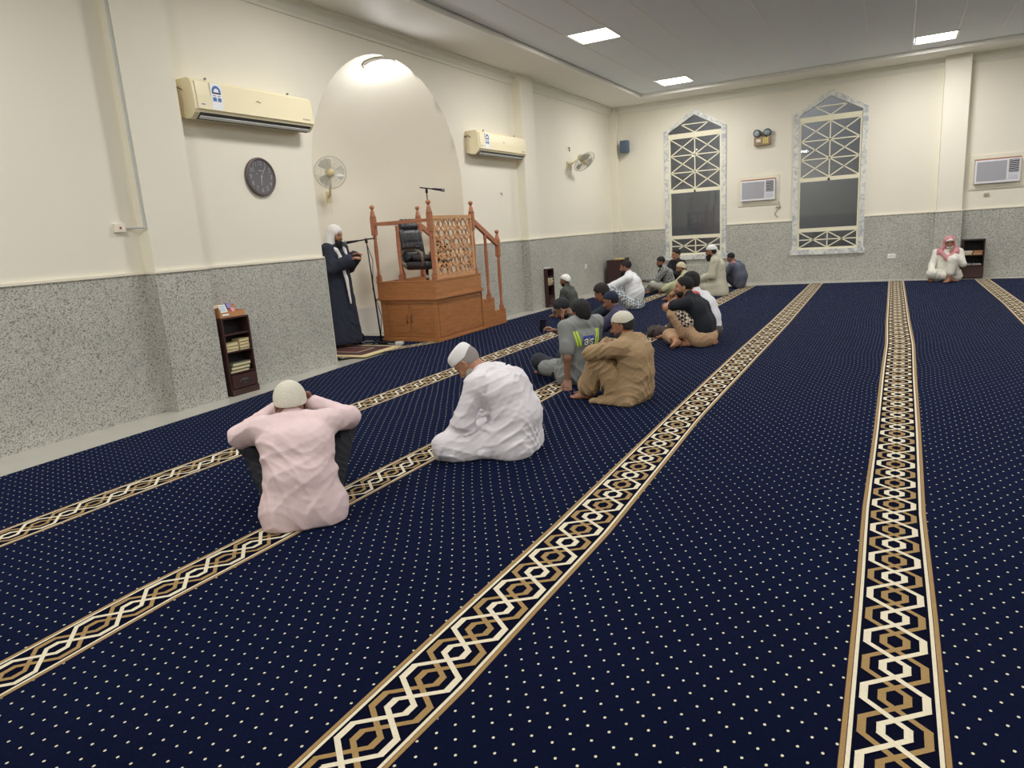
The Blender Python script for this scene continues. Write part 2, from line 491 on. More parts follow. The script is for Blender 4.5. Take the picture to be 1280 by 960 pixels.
def marble_surround():
    m = bpy.data.materials.new('white_grey_marble'); m.use_nodes = True; nt = m.node_tree; b = nt.nodes['Principled BSDF']; L = nt.links.new
    tc = nt.nodes.new('ShaderNodeTexCoord'); n = nt.nodes.new('ShaderNodeTexNoise'); n.inputs['Scale'].default_value = 7; n.inputs['Detail'].default_value = 6; n.inputs['Distortion'].default_value = 1.5
    L(tc.outputs['Object'], n.inputs['Vector']); r = nt.nodes.new('ShaderNodeValToRGB'); cr = r.color_ramp
    cr.elements[0].position = .36; cr.elements[0].color = srgb(176, 182, 188); cr.elements[1].position = .56; cr.elements[1].color = srgb(226, 226, 218)
    L(n.outputs['Fac'], r.inputs[0]); L(r.outputs[0], b.inputs['Base Color']); b.inputs['Roughness'].default_value = .3
    return m
SURR = marble_surround()
ALU = mat('cream_aluminium', (238, 232, 206), .35, var=.01)
def glass_mat():
    m = bpy.data.materials.new('window_glass'); m.use_nodes = True; b = m.node_tree.nodes['Principled BSDF']
    b.inputs['Base Color'].default_value = (.9, .93, 1, 1); b.inputs['Roughness'].default_value = .02; b.inputs['Transmission Weight'].default_value = 1.0; b.inputs['IOR'].default_value = 1.5
    tc = m.node_tree.nodes.new('ShaderNodeTexCoord'); n = m.node_tree.nodes.new('ShaderNodeTexNoise'); n.inputs['Scale'].default_value = 3
    bp = m.node_tree.nodes.new('ShaderNodeBump'); bp.inputs['Strength'].default_value = .004
    m.node_tree.links.new(tc.outputs['Object'], n.inputs['Vector']); m.node_tree.links.new(n.outputs[0], bp.inputs['Height']); m.node_tree.links.new(bp.outputs[0], b.inputs['Normal'])
    return m
GLASS = glass_mat()
for wi, (cx, _) in enumerate(WIN):
    w = empty('window_%d' % (wi+1), (cx, YF, 0)); struct(w)
    w['label'] = ['pointed lattice window beside the corner speaker', 'pointed lattice window nearest the wall column'][wi]
    H, IW = WHW, WHW-.10
    fy0, fy1 = -.035, .06
    for s in (-1, 1):
        quick('stone_jamb', lambda m: m.box(*( (-H, fy0, WB, -IW, fy1, WSH-.03) if s < 0 else (IW, fy0, WB, H, fy1, WSH-.03))), SURR, w)
    quick('stone_sill', lambda m: m.box(-H-.03, -.06, WB-.02, H+.03, fy1, WB+.09), SURR, w)
    for s in (-1, 1):
        a, b = Vector((s*H, 0, WSH)), Vector((0, 0, WAP)); n = Vector((-(b-a).z*1, 0, (b-a).x)).normalized()
        if n.z > 0: n = -n
        quick('stone_gable', lambda m: m.prism([(a.x, fy0, a.z), (b.x, fy0, b.z), (0, fy0, WAP-.125), (s*IW, fy0, WSH-.03), (s*H, fy0, WSH-.03)], (0, fy1-fy0, 0)), SURR, w)
    zt, zm, zl = 3.11, 1.99-.02, 1.08     # rails: under gable, over the middle light, over the lower light
    shs = WSH-.02
    quick('window_rail', lambda m: m.box(-IW, -.01, 3.33, IW, .04, 3.40), ALU, w)
    frame_z = [(WB+.09, zl), (zl, 2.13), (2.13, 3.33)]
    for z0, z1 in frame_z:
        def fr(m):
            t = .040
            m.box(-IW, -.005, z0, -IW+t, .04, z1); m.box(IW-t, -.005, z0, IW, .04, z1)
            m.box(-IW+t, -.005, z0, IW-t, .04, z0+t); m.box(-IW+t, -.005, z1-t, IW-t, .04, z1)
        quick('window_frame', fr, ALU, w)
    panes = [(frame_z[1][0]+.04, frame_z[1][1]-.04)]
    def pane(z0, z1): quick('window_pane', lambda m: m.box(-IW+.03, .02, z0, IW-.03, .026, z1), GLASS, w)
    pane(zl+.04, 2.09); pane(WB+.13, zl-.04); pane(2.17, 3.29)
    quick('window_pane', lambda m: m.prism([(-IW, .02, 3.40), (IW, .02, 3.40), (0, .02, WAP-.13)], (0, .006, 0)), GLASS, w)
    b_ = .022
    def bar(p, q): quick('glazing_bar', lambda m: m.bar((p[0], .012, p[1]), (q[0], .012, q[1]), b_, b_, (0, 1, 0)), ALU, w)
    x0, x1 = -IW+.04, IW-.04
    def lattice(z0, z1, rows, horiz=True):
        bar((0, z0), (0, z1))
        for r in range(rows):
            a, b = z0+(z1-z0)*r/rows, z0+(z1-z0)*(r+1)/rows
            if r: bar((x0, a), (x1, a))
            for u, v in ((x0, 0), (0, x1)): bar((u, a), (v, b)); bar((u, b), (v, a))
    lattice(2.17, 3.29, 3)
    z0, z1 = WB+.13, zl-.04; zmid = (z0+z1)/2
    bar((0, z0), (0, z1)); bar((x0, zmid), (x1, zmid))
    for u, v in ((x0, 0), (0, x1)): bar((u, z0), (v, z1)); bar((u, z1), (v, z0))
    bar((-.30, 3.585), (.30, 3.585)); bar((-.30, 3.585), (0, 3.40)); bar((.30, 3.585), (0, 3.40))
    quick('latch', lambda m: m.tube([(0, -.03, 2.09), (0, -.03, 2.14)], .018, 8), mat('dark_latch', (66, 62, 58), .5), w)
    # neighbouring courtyard wall outside, seen dimly through the glass
struct(quick('trim_5', lambda m: m.box(-9, YF+3.2, -.5, 3, YF+3.4, 6), mat('courtyard_wall', (120, 118, 112), .9, var=.1)), 'courtyard wall outside the windows')
struct(quick('trim_6', lambda m: m.box(-12, YF+.23, -.6, 8, YF+8, -.5), mat('courtyard_ground', (70, 68, 64), .9)), 'ground outside the windows')

_cl = bpy.data.lights.new('added_pane_fill', 'AREA'); _cl.size = 1.2; _cl.energy = 120; _cl.color = (.90, .94, 1.0)  # unseen fill light, added to brighten the courtyard wall behind the panes
_co = bpy.data.objects.new('added_pane_fill', _cl); COL.objects.link(_co); _co.location = (-2.9, YF+.9, 5.4); _co.rotation_euler = (math.radians(28), 0, 0)
# ------------------------------------------------------------------ right and rear walls (outside the frame)
for nm, bx in (('wall_right', (XR, YB, -.02, XR+.2, YF+.2, ZSOFF+.05)), ('wall_rear', (XW-.2, YB-.2, -.02, XR+.2, YB, ZSOFF+.05))):
    o = struct(quick(nm, lambda m: m.box(*bx), PLASTER))
panel('stone_dado', XR-.018, YB, -.02, XR, YF, ZD, GRANITE, bpy.data.objects['wall_right'])
panel('stone_dado', XW, YB, -.02, XR, YB+.018, ZD, GRANITE, bpy.data.objects['wall_rear'])

# ------------------------------------------------------------------ ceiling: perimeter soffit, cornice, recessed panels
SX, SY = -5.08, 15.62                      # inner edge of the soffit
ceil = struct(quick('ceiling', lambda m: m.box(XW-2, YB-.3, ZCEIL+.03, XR+.3, YF+.3, ZCEIL+.1), CEILM))
SOFF = mat('soffit_cream', (238, 236, 230), .6, var=.02, spec=.3)
quick('soffit', lambda m: m.box(XW-.1, YB, ZSOFF, SX, YF, ZCEIL+.03), SOFF, ceil)
quick('soffit', lambda m: m.box(SX, SY, ZSOFF, XR, YF, ZCEIL+.03), SOFF, ceil)
PX = [-5.04+.642*i for i in range(20)]
PX = [x-.005 for x in PX if x < XR]
LIGHTS = [(x, y) for x in (-4.06, .44, 4.94) for y in (-2.6, 1.75, 6.10, 10.42, 14.72)]
for x in PX[1:]: quick('ceiling_bar', lambda m: m.box(x-.007, YB, ZCEIL-.004, x+.007, SY-.026, ZCEIL+.004), WHITE, ceil)
for i in range(len(PX)-1):
    a, b = PX[i]+.006, PX[i+1]-.006
    cuts = sorted([y for x, y in LIGHTS if abs(x-(a+b)/2) < .33])
    y = YB
    for c in cuts+[None]:
        e = c-.32 if c is not None else SY-.01
        if e > y+.05: quick('ceiling_panel', lambda m: m.box(a, y, ZCEIL, b, e, ZCEIL+.02), CEILM, ceil)
        if c is not None: y = c+.32
def cornice(axis):
    def f(m):
        prof = [(0, ZCORN), (.02, ZCORN), (.03, ZCORN+.03), (.07, ZCORN+.07), (.085, ZCORN+.12), (.12, ZCORN+.13), (.12, ZSOFF), (0, ZSOFF)]
        if axis == 'L': m.prism([(XW+u, YB, z) for u, z in prof], (0, YF-YB, 0))
        else: m.prism([(XW, YF-u, z) for u, z in prof], (XR-XW, 0, 0))
    return f
CORN = mat('cornice_cream', (228, 226, 214), .5, var=.01)
struct(quick('trim_7', cornice('L'), CORN), 'cornice along the left wall'); struct(quick('trim_8', cornice('F'), CORN), 'cornice along the far wall')
def lip(m):
    m.box(SX, YB, ZSOFF-.012, SX+.025, SY, ZCEIL); m.box(SX, SY-.025, ZSOFF-.012, XR, SY, ZCEIL)
quick('soffit_edge', lip, WHITE, ceil)

# ------------------------------------------------------------------ ceiling lamps
DIFF = mat('lit_diffuser', (255, 255, 255), .5, var=0, emit=(255, 252, 244), estr=6.0)
for k, (x, y) in enumerate(LIGHTS):
    t = empty('ceiling_light', (x, y, ZCEIL))
    lab = {(-4.06, 10.42): 'square lit ceiling panel light nearest the niche', (-4.06, 14.72): 'square lit ceiling panel light above the left pointed window', (.44, 14.72): 'square lit ceiling panel light near the wall column'}.get((x, y), 'square ceiling panel light outside the picture')
    tag(t, lab, 'light', 'square ceiling panel lights')
    quick('frame', lambda m: (m.box(-.32, -.32, -.008, -.30, .32, .02), m.box(.30, -.32, -.008, .32, .32, .02), m.box(-.30, -.32, -.008, .30, -.30, .02), m.box(-.30, .30, -.008, .30, .32, .02)), WHITE, t)
    quick('diffuser', lambda m: m.box(-.30, -.30, .0, .30, .30, .015), DIFF, t)
    ld = bpy.data.lights.new('panel_lamp', 'AREA'); ld.shape = 'SQUARE'; ld.size = .58; ld.energy = PANEL_WATTS; ld.color = PANEL_COLOR
    lo = bpy.data.objects.new('panel_lamp', ld); COL.objects.link(lo); lo.parent = t; lo.location = (0, 0, -.012)
t = empty('niche_downlight', (XW-.22, NY+.12, NZ+1.595)); tag(t, 'round lit downlight at the crown of the niche', 'light')
t.rotation_euler = (math.radians(2), math.radians(-8), 0)
quick('trim_ring', lambda m: m.lathe([(.20, -.012), (.225, -.006), (.225, .03), (.20, .03)], n=28), WHITE, t)
quick('diffuser', lambda m: m.lathe([(.195, -.014), (.197, .03)], n=28), mat('lit_diffuser_bright', (255, 255, 255), .5, var=0, emit=(255, 254, 250), estr=9.0), t)
ld = bpy.data.lights.new('niche_lamp', 'POINT'); ld.shadow_soft_size = .10; ld.energy = NICHE_WATTS; ld.color = (.98, .98, 1.0)
lo = bpy.data.objects.new('niche_lamp', ld); COL.objects.link(lo); lo.parent = t; lo.location = (0, 0, -.14)
# ------------------------------------------------------------------ carpet
def carpet_mat(name='navy_carpet'):
    m = bpy.data.materials.new(name); m.use_nodes = True; nt = m.node_tree; b = nt.nodes['Principled BSDF']; L = nt.links.new
    def math_(op, a, b_=None, c=None):
        n = nt.nodes.new('ShaderNodeMath'); n.operation = op
        for i, v in enumerate((a, b_, c)):
            if v is None: continue
            if isinstance(v, (int, float)): n.inputs[i].default_value = v
            else: L(v, n.inputs[i])
        return n.outputs[0]
    tc = nt.nodes.new('ShaderNodeTexCoord'); sp = nt.nodes.new('ShaderNodeSeparateXYZ'); L(tc.outputs['Object'], sp.inputs[0])
    wob = nt.nodes.new('ShaderNodeTexNoise'); wob.inputs['Scale'].default_value = .6; L(tc.outputs['Object'], wob.inputs['Vector'])
    X = math_('ADD', sp.outputs[0], math_('MULTIPLY', wob.outputs['Fac'], .10)); Y = sp.outputs[1]
    PXc, PYc = .0660, .1060
    def dot(ox, oy):
        u = math_('SUBTRACT', math_('FRACT', math_('DIVIDE', math_('ADD', X, ox), PXc)), .5)
        v = math_('SUBTRACT', math_('FRACT', math_('DIVIDE', math_('ADD', Y, oy), PYc)), .5)
        du = math_('DIVIDE', math_('ABSOLUTE', u), .0043/PXc); dv = math_('DIVIDE', math_('ABSOLUTE', v), .0050/PYc)
        return math_('LESS_THAN', math_('ADD', math_('MULTIPLY', du, du), math_('MULTIPLY', dv, dv)), 1.0)
    d = math_('MAXIMUM', dot(0, 0), dot(PXc/2, PYc/2))
    n = nt.nodes.new('ShaderNodeTexNoise'); n.inputs['Scale'].default_value = 1.3; n.inputs['Detail'].default_value = 5; L(tc.outputs['Object'], n.inputs['Vector'])
    a = nt.nodes.new('ShaderNodeMix'); a.data_type = 'RGBA'; a.inputs[6].default_value = srgb(5, 9, 29); a.inputs[7].default_value = srgb(9, 16, 43); L(n.outputs['Fac'], a.inputs[0])
    c = nt.nodes.new('ShaderNodeMix'); c.data_type = 'RGBA'; L(d, c.inputs[0]); L(a.outputs[2], c.inputs[6]); c.inputs[7].default_value = srgb(206, 202, 176)
    L(c.outputs[2], b.inputs['Base Color']); b.inputs['Roughness'].default_value = .95; b.inputs['Specular IOR Level'].default_value = .04
    b.inputs['Sheen Weight'].default_value = .16; b.inputs['Sheen Roughness'].default_value = .35; b.inputs['Sheen Tint'].default_value = srgb(100, 135, 225)
    f = nt.nodes.new('ShaderNodeTexNoise'); f.inputs['Scale'].default_value = 420; L(tc.outputs['Object'], f.inputs['Vector'])
    g = nt.nodes.new('ShaderNodeTexNoise'); g.inputs['Scale'].default_value = 2.5; L(tc.outputs['Object'], g.inputs['Vector'])
    h = math_('ADD', math_('MULTIPLY', f.outputs['Fac'], .35), math_('MULTIPLY', g.outputs['Fac'], 2.0))
    bp = nt.nodes.new('ShaderNodeBump'); bp.inputs['Strength'].default_value = .5; bp.inputs['Distance'].default_value = .01; L(h, bp.inputs['Height']); L(bp.outputs[0], b.inputs['Normal'])
    return m
NAVY = carpet_mat()
def pile(name, rgb):
    return mat(name, rgb, .95, var=.12, scale=90, bump=.5, bscale=300, spec=.15, sheen=.15)
P_NAVY, P_GOLD, P_CREAM, P_RED = mat('pile_navy', (7, 10, 30), .95, var=.1, scale=90, bump=.3, bscale=300, spec=.04), pile('pile_gold', (156, 126, 76)), pile('pile_cream', (224, 214, 188)), pile('pile_maroon', (74, 30, 34))

LEFT_EDGE = [(-5.30, YB+.05), (-5.40, 0), (-5.49, 2.3), (-5.60, 4.33), (-5.80, 6.07), (-5.875, 7.07), (-5.84, 8.5), (-5.73, 10.35), (-5.62, 13.0), (-5.5, 15.5)]
FAR_EDGE = [(-2.98, 15.50), (-2.2, 15.68), (-1.52, 15.78), (-.11, 15.94), (1.62, 15.98), (XR-.1, 15.98)]
def carp(m):
    out = LEFT_EDGE+FAR_EDGE+[(XR-.1, YB+.05)]
    top = [m.bm.verts.new((x, y, 0)) for x, y in out]; bot = [m.bm.verts.new((x, y, -.012)) for x, y in out]
    f = m.face(top); n = len(out)
    for i in range(n): m.face([bot[i], bot[(i+1)%n], top[(i+1)%n], top[i]])
    bmesh.ops.triangulate(m.bm, faces=[f])
CARPET = tag(quick('carpet', carp, NAVY), 'navy blue wall to wall carpet with small cream dots and patterned bands', 'carpet')

def band_mesh(m, cx, w, y0, y1, per=.318, phase=0.0):
    """woven border: edge lines and two interlaced hexagon chains; cx(y) centre, w half width"""
    def pt(y, u, z): return m.bm.verts.new((cx(y)+u*w(y)/.133, y, z))
    def strip(u0, u1, mi, z):
        m.mi = mi; n = max(2, int((y1-y0)/.25)); 
        for i in range(n):
            a, b = y0+(y1-y0)*i/n, y0+(y1-y0)*(i+1)/n
            m.face([pt(a, u0, z), pt(a, u1, z), pt(b, u1, z), pt(b, u0, z)])
    strip(-.134, .134, 0, .0008)
    for s in (-1, 1):
        for (a, b, mi, z) in ((.112, .134, 3, .0012), (.1190, .1325, 1, .0018), (.1050, .1165, 2, .0018)):
            strip(min(s*a, s*b), max(s*a, s*b), mi, z)
    def chain(mi, off, z):
        m.mi = mi; t = .0115; k0 = int((y0-off-phase)/per)-1
        for k in range(k0, int((y1-off-phase)/per)+2):
            c = off+phase+k*per
            for s in (-1, 1):
                P = [(c-.036, s*.083), (c+.036, s*.083), (c+per/2-.022, -s*.034), (c+per/2+.022, -s*.034), (c+per-.036, s*.083)]
                # mitred offset
                for (ya, ua), (yb, ub), ds in ((P[0], P[1], 0), (P[1], P[2], 1), (P[2], P[3], 0), (P[3], P[4], 1)):
                    if ya < y0 or yb > y1: continue
                    if ds == 0: q = [(ya, ua-t), (ya, ua+t), (yb, ub+t), (yb, ub-t)]
                    else:
                        tt = t*1.2
                        q = [(ya, ua-tt), (ya, ua+tt), (yb, ub+tt), (yb, ub-tt)]
                        dy = .010
                        sg = 1 if ub > ua else -1
                        q = [(ya, ua-tt), (ya, ua+tt), (yb, ub+tt), (yb, ub-tt)]
                    m.face([pt(y, u, z+(.0003 if s > 0 else 0)) for y, u in q])
    chain(1, per/2, .0022); chain(2, 0, .0030)
def interp(tab):
    ys = [a for a, b in tab]; vs = [b for a, b in tab]
    return lambda y: float(np.interp(y, ys, vs))
BANDS = [  # centre and half width against distance
    (interp([(-4, -4.20), (1.6, -4.215), (2.4, -4.24), (3.2, -4.215), (16, -4.22)]), interp([(0, .130), (16, .13)]), YB+.1, 15.4),
    (interp([(-4, -2.76), (1.0, -2.755), (1.6, -2.79), (2.3, -2.775), (7, -2.75), (16, -2.72)]), interp([(0, .125), (16, .125)]), YB+.1, 15.55),
    (interp([(1.2, -1.325), (1.6, -1.312), (2.1, -1.310), (2.9, -1.30), (5.07, -1.352), (7.5, -1.362), (10, -1.36), (16, -1.425)]), interp([(1.2, .130), (1.6, .145), (3, .150), (5, .130), (8, .14), (16, .128)]), YB+.1, 15.76),
    (interp([(1.8, .060), (2.7, .058), (3.6, .048), (5.05, .062), (6.8, .069), (8.5, .084), (10.2, .064), (16, .032)]), interp([(1.8, .134), (5, .137), (8, .143), (16, .137)]), YB+.1, 15.93),
    (interp([(-4, 1.46), (10, 1.48), (12, 1.502), (15.5, 1.466)]), interp([(0, .133), (16, .120)]), YB+.1, 15.95),
    (interp([(-4, 2.9), (16, 2.9)]), interp([(0, .133)]), YB+.1, 15.95),
]
for k, (cx, w, y0, y1) in enumerate(BANDS):
    quick('border_band', lambda m: band_mesh(m, cx, w, y0, y1, phase=(.0, .1, .05, .216, .0, .1)[k]), [P_NAVY, P_GOLD, P_CREAM, P_RED], CARPET)

# niche carpet with its own band, and the prayer rug
def ncarp(m):
    out = [(-6.19, 6.57), (-5.56, 7.98), (-5.56, 8.4), (-7.35, 8.4), (-7.35, 6.9), (-6.7, 6.57)]
    m.prism([(x, y, .0035) for x, y in out], (0, 0, .004))
NC = tag(quick('niche_carpet', ncarp, NAVY), 'navy carpet piece in the niche under the standing speaker', 'carpet')
def nband(m):
    band_mesh(m, lambda y: 0, lambda y: .10, 0, 1.5, per=.26)
nb = quick('border_band', nband, [P_NAVY, P_GOLD, P_CREAM, P_RED], NC)
nb.location = (-6.28, 6.63, .0075); nb.rotation_euler = (0, 0, -math.atan2(.63, 1.41))
RUGC = mat('rug_maroon', (92, 48, 52), .9, var=.5, scale=38, bump=.5, bscale=200)
def rugm(m):
    m.mi = 1; m.box(-.62, -.42, 0, .62, .42, .012)
    m.mi = 0; m.box(-.54, -.34, .012, .50, .34, .016)
    m.mi = 2; m.box(-.46, -.27, .016, .42, .27, .018)
    m.mi = 1; m.box(-.36, -.18, .018, .32, .18, .0195)
    m.mi = 0; m.box(-.34, -.165, .0195, .30, .165, .0205)
R_ = tag(quick('prayer_rug', rugm, [RUGC, pile('rug_cream', (220, 204, 158)), pile('rug_dark', (58, 28, 34))]), 'maroon prayer rug with cream border under the standing man', 'rug')
R_.location = (-6.56, 7.13, .0078); R_.rotation_euler = (0, 0, math.radians(3))
# ------------------------------------------------------------------ wooden pulpit (minbar)
def wood(name, rgb, dark=.75, rough=.38):
    m = bpy.data.materials.new(name); m.use_nodes = True; nt = m.node_tree; b = nt.nodes['Principled BSDF']; L = nt.links.new
    tc = nt.nodes.new('ShaderNodeTexCoord'); mp = nt.nodes.new('ShaderNodeMapping'); mp.inputs['Scale'].default_value = (1.2, 1.2, 9); L(tc.outputs['Object'], mp.inputs[0])
    n = nt.nodes.new('ShaderNodeTexNoise'); n.inputs['Scale'].default_value = 4; n.inputs['Detail'].default_value = 6; n.inputs['Distortion'].default_value = .8; L(mp.outputs[0], n.inputs['Vector'])
    r = nt.nodes.new('ShaderNodeValToRGB'); c = srgb(*rgb); r.color_ramp.elements[0].position = .3; r.color_ramp.elements[0].color = tuple(x*dark for x in c[:3])+(1,)
    r.color_ramp.elements[1].position = .75; r.color_ramp.elements[1].color = tuple(min(1, x*1.1) for x in c[:3])+(1,)
    L(n.outputs['Fac'], r.inputs[0]); L(r.outputs[0], b.inputs['Base Color']); b.inputs['Roughness'].default_value = rough
    return m
WOOD = wood('orange_brown_wood', (186, 126, 78)); WOODP = wood('orange_brown_wood_panel', (180, 120, 74)); WOODR = wood('red_brown_wood', (180, 116, 84)); WOODL = wood('light_lattice_wood', (214, 162, 116)); WOODG = mat('wood_groove', (110, 62, 32), .6)
BLACK = mat('black_plastic', (24, 24, 27), .4); BLACKM = mat('black_metal', (26, 27, 32), .35, metal=.3); CHROME = mat('chrome', (200, 200, 200), .18, metal=1.0); LEATHER = mat('black_leather', (34, 38, 46), .3, bump=.3, bscale=90, spec=.7)

MO = Vector((-6.10, 7.97, .0085))
mim = empty('pulpit', MO); tag(mim, 'orange-brown wooden pulpit with steps, lattice screen and turned posts in the niche', 'pulpit')
quick('cabinet_body', lambda m: (m.box(-.49, .02, .0, .49, 1.22, .60), m.box(-.515, -.005, 0, .515, 1.225, .035)), WOOD, mim)
quick('cornice_moulding', lambda m: (m.box(-.50, .0, .585, .515, 1.23, .60), m.box(-.53, -.03, .60, .54, 1.24, .628), m.box(-.515, -.015, .628, .525, 1.235, .648)), WOOD, mim)
quick('face_frame', lambda m: (m.box(-.49, .005, .035, -.40, .02, .585), m.box(.43, .005, .035, .49, .02, .585), m.box(-.40, .005, .545, .43, .02, .585), m.box(-.40, .005, .035, .43, .02, .065)), WOOD, mim)
for k, (a, b) in enumerate(((-.395, .012), (.018, .425))):
    d = quick('door', lambda m: (m.box(a, .008, .07, b, .02, .54, bev=.003), m.box(a+.05, .002, .12, b-.05, .010, .49, bev=.004)), WOODP, mim)
    hx = b-.035 if k == 0 else a+.035
    quick('handle', lambda m: m.tube([(hx, .004, .27), (hx, -.022, .285), (hx, -.022, .365), (hx, .004, .38)], .006, 8), mat('handle_brass', (120, 84, 54), .35, metal=.6), d)
quick('side_panel', lambda m: (m.box(.49, .05, .06, .500, 1.20, .56, bev=.003)), WOODP, mim)
quick('parapet', lambda m: (m.box(-.52, .0, .648, .52, .03, .86), m.box(.49, .03, .648, .52, 1.21, .86), m.box(-.52, .03, .648, -.49, 1.21, .86), m.box(-.525, -.006, .85, .525, .034, .868), m.box(.486, .034, .85, .526, 1.215, .868)), WOOD, mim)
quick('platform', lambda m: m.box(-.49, .03, .628, .49, 1.22, .66), WOODP, mim)
for k, (y0, y1, zt) in enumerate(((1.22, 1.60, .43), (1.60, 1.93, .21))):
    quick('step', lambda m: (m.box(-.48, y0, 0, .48, y1-.01, zt-.022), m.box(-.50, y0-.01, zt-.022, .505, y1+.01, zt)), WOOD, mim)
def stringer(x):
    return lambda m: m.prism([(x, 1.22, 0), (x, 1.95, 0), (x, 1.95, .235), (x, 1.60, .235), (x, 1.60, .455), (x, 1.25, .455), (x, 1.22, .62)], (.02, 0, 0))
quick('stringer', stringer(.488), WOODP, mim); quick('stringer', stringer(-.508), WOODP, mim)
def post(x, y, z0, z1, ball=True):
    """square foot, beaded shaft, square head, ball finial"""
    def f(m):
        h = z1-z0; w = .030; m.box(x-w, y-w, z0, x+w, y+w, z0+.09, bev=.004)
        a = z0+.09; top = z1-(.42 if ball else .02); 
        m.lathe([(.024, a), (.030, a+.02), (.020, a+.035), (.026, a+.05), (.019, a+.07), (.024, a+(top-a)*.3), (.029, a+(top-a)*.62), (.022, top-.07), (.030, top-.05), (.020, top-.035), (.029, top-.02), (.026, top)], x, y, 12)
        if ball:
            m.box(x-.033, y-.033, top, x+.033, y+.033, z1-.17, bev=.004)
            m.lathe([(.040, z1-.17), (.042, z1-.16), (.034, z1-.13), (.026, z1-.085), (.018, z1-.075), (.014, z1-.062), (.022, z1-.055), (.032, z1-.042), (.035, z1-.025), (.030, z1-.010), (.014, z1)], x, y, 12)
    return quick('post', f, WOODR, mim)
post(-.49, .03, .86, 1.95); post(.49, .03, .86, 1.95); post(.49, 1.12, .86, 1.94); post(-.49, 1.12, .86, 1.94)
post(.49, 1.85, .21, 1.50); post(-.49, 1.85, .21, 1.50)
for (x, y, z0, z1) in ((-.08, .03, .86, 1.66), (-.49, .60, .86, 1.66), (.49, 1.47, .43, 1.46), (-.49, 1.47, .43, 1.46)): post(x, y, z0, z1, False)
def rail(p, q, w=.055, h=.045): quick('rail', lambda m: m.bar(p, q, w, h), WOODR, mim)
rail((-.49, .03, 1.685), (.49, .03, 1.685)); rail((-.49, .03, 1.685), (-.49, 1.12, 1.685)); rail((.49, 1.12, 1.66), (.49, 1.85, 1.27), .05, .07); rail((-.49, 1.12, 1.66), (-.49, 1.85, 1.27), .05, .07)
lf = quick('lattice_frame', lambda m: (m.box(.475, .06, .87, .51, .11, 1.74), m.box(.475, 1.05, .87, .51, 1.10, 1.74), m.box(.475, .11, 1.69, .51, 1.05, 1.74), m.box(.475, .11, .87, .51, 1.05, .92)), WOODL, mim)
zz0, zz1 = .92, 1.69
def slat(y0, ph, dx):
    def f(m):
        n = 24; pts = []
        for i in range(n+1):
            z = zz0+(zz1-zz0)*i/n; y = y0+.062*math.sin(2*math.pi*(z-zz0)/.257+ph)
            pts.append((.492+dx, min(max(y, .11), 1.05), z))
        for a, b in zip(pts, pts[1:]):
            m.bar(a, b, .012, .022, (0, 1, 0))
    quick('lattice_slat', f, WOODL, lf)
for i in range(8):
    y0 = .11+.94*(i+.5)/8
    slat(y0, 0 if i % 2 == 0 else math.pi, -.006); slat(y0, math.pi if i % 2 == 0 else 0, .006)
def dslat(a, b): quick('lattice_slat', lambda m: m.bar((.480, a[0], a[1]), (.480, b[0], b[1]), .010, .016, (1, 0, 0)), WOODL, lf)
for i in range(-6, 8, 2):
    for s in (1, -1):
        # diagonals at about 60 degrees clipped to the frame
        y0 = .11+.1343*i; run = .77/1.9
        ya, za, yb, zb = y0, zz0, y0+run, zz1
        if ya < .11: za += (.11-ya)*1.9; ya = .11
        if yb > 1.05: zb -= (yb-1.05)*1.9; yb = 1.05
        if zb <= za+.03 or yb <= ya: continue
        if s < 0: ya, yb = 1.16-ya, 1.16-yb
        dslat((ya, za), (yb, zb))

# ------------------------------------------------------------------ office chair on the pulpit
CO = MO+Vector((.02, .52, .66))
ch = empty('office_chair', CO, math.radians(-98)); tag(ch, 'black leather office chair with looped armrests on the pulpit platform', 'chair')
# local: chair faces +Y
quick('base', lambda m: [m.bar((0, 0, .06), (.25*math.cos(a), .25*math.sin(a), .035), .045, .03) for a in [k*2*math.pi/5+.3 for k in range(5)]], BLACK, ch)
for k in range(5):
    a = k*2*math.pi/5+.3
    quick('caster', lambda m: m.lathe([(.0, 0), (.018, .003), (.022, .02), (.014, .032)], .25*math.cos(a), .25*math.sin(a), 8), BLACK, ch)
quick('column', lambda m: m.tube([(0, 0, .05), (0, 0, .36)], .024, 12), CHROME, ch)
def cushion(w, d, h, z, y0):
    g = Grid((-w/2-.06, y0-d/2-.06, z-h), (w/2+.06, y0+d/2+.06, z+h+.05), .012)
    g.rbox((0, y0, z), (w/2, d/2, h/2), h*.45, k=0)
    for s in (-1, 0, 1): g.cone((s*w*.2, y0-d/2, z+h/2+.002), (s*w*.2, y0+d/2, z+h/2+.002), .007, k=.03, mode='s')
    return g.mesh()
mesh_obj('seat', [cushion(.50, .48, .12, .40, .02)], LEATHER, ch)
def back():
    g = Grid((-.35, -.45, .35), (.35, .05, 1.20), .013)
    def cx(z): return -.22-(z-.4)*.16
    for x in (-.15, -.07, 0, .07, .15): g.cone((x, cx(.50), .50), (x*1.1, cx(.86), .86), .070, .062, k=.03)
    for x in (-.12, -.04, .04, .12): g.cone((x, cx(.97)+.012, .97), (x, cx(1.03)+.012, 1.03), .062, .052, k=.03)
    for z in (.60, .74, .905): g.cone((-.24, cx(z)+.070, z), (.24, cx(z)+.070, z), .006, k=.02, mode='s')
    return g.mesh()
mesh_obj('backrest', [back()], LEATHER, ch)
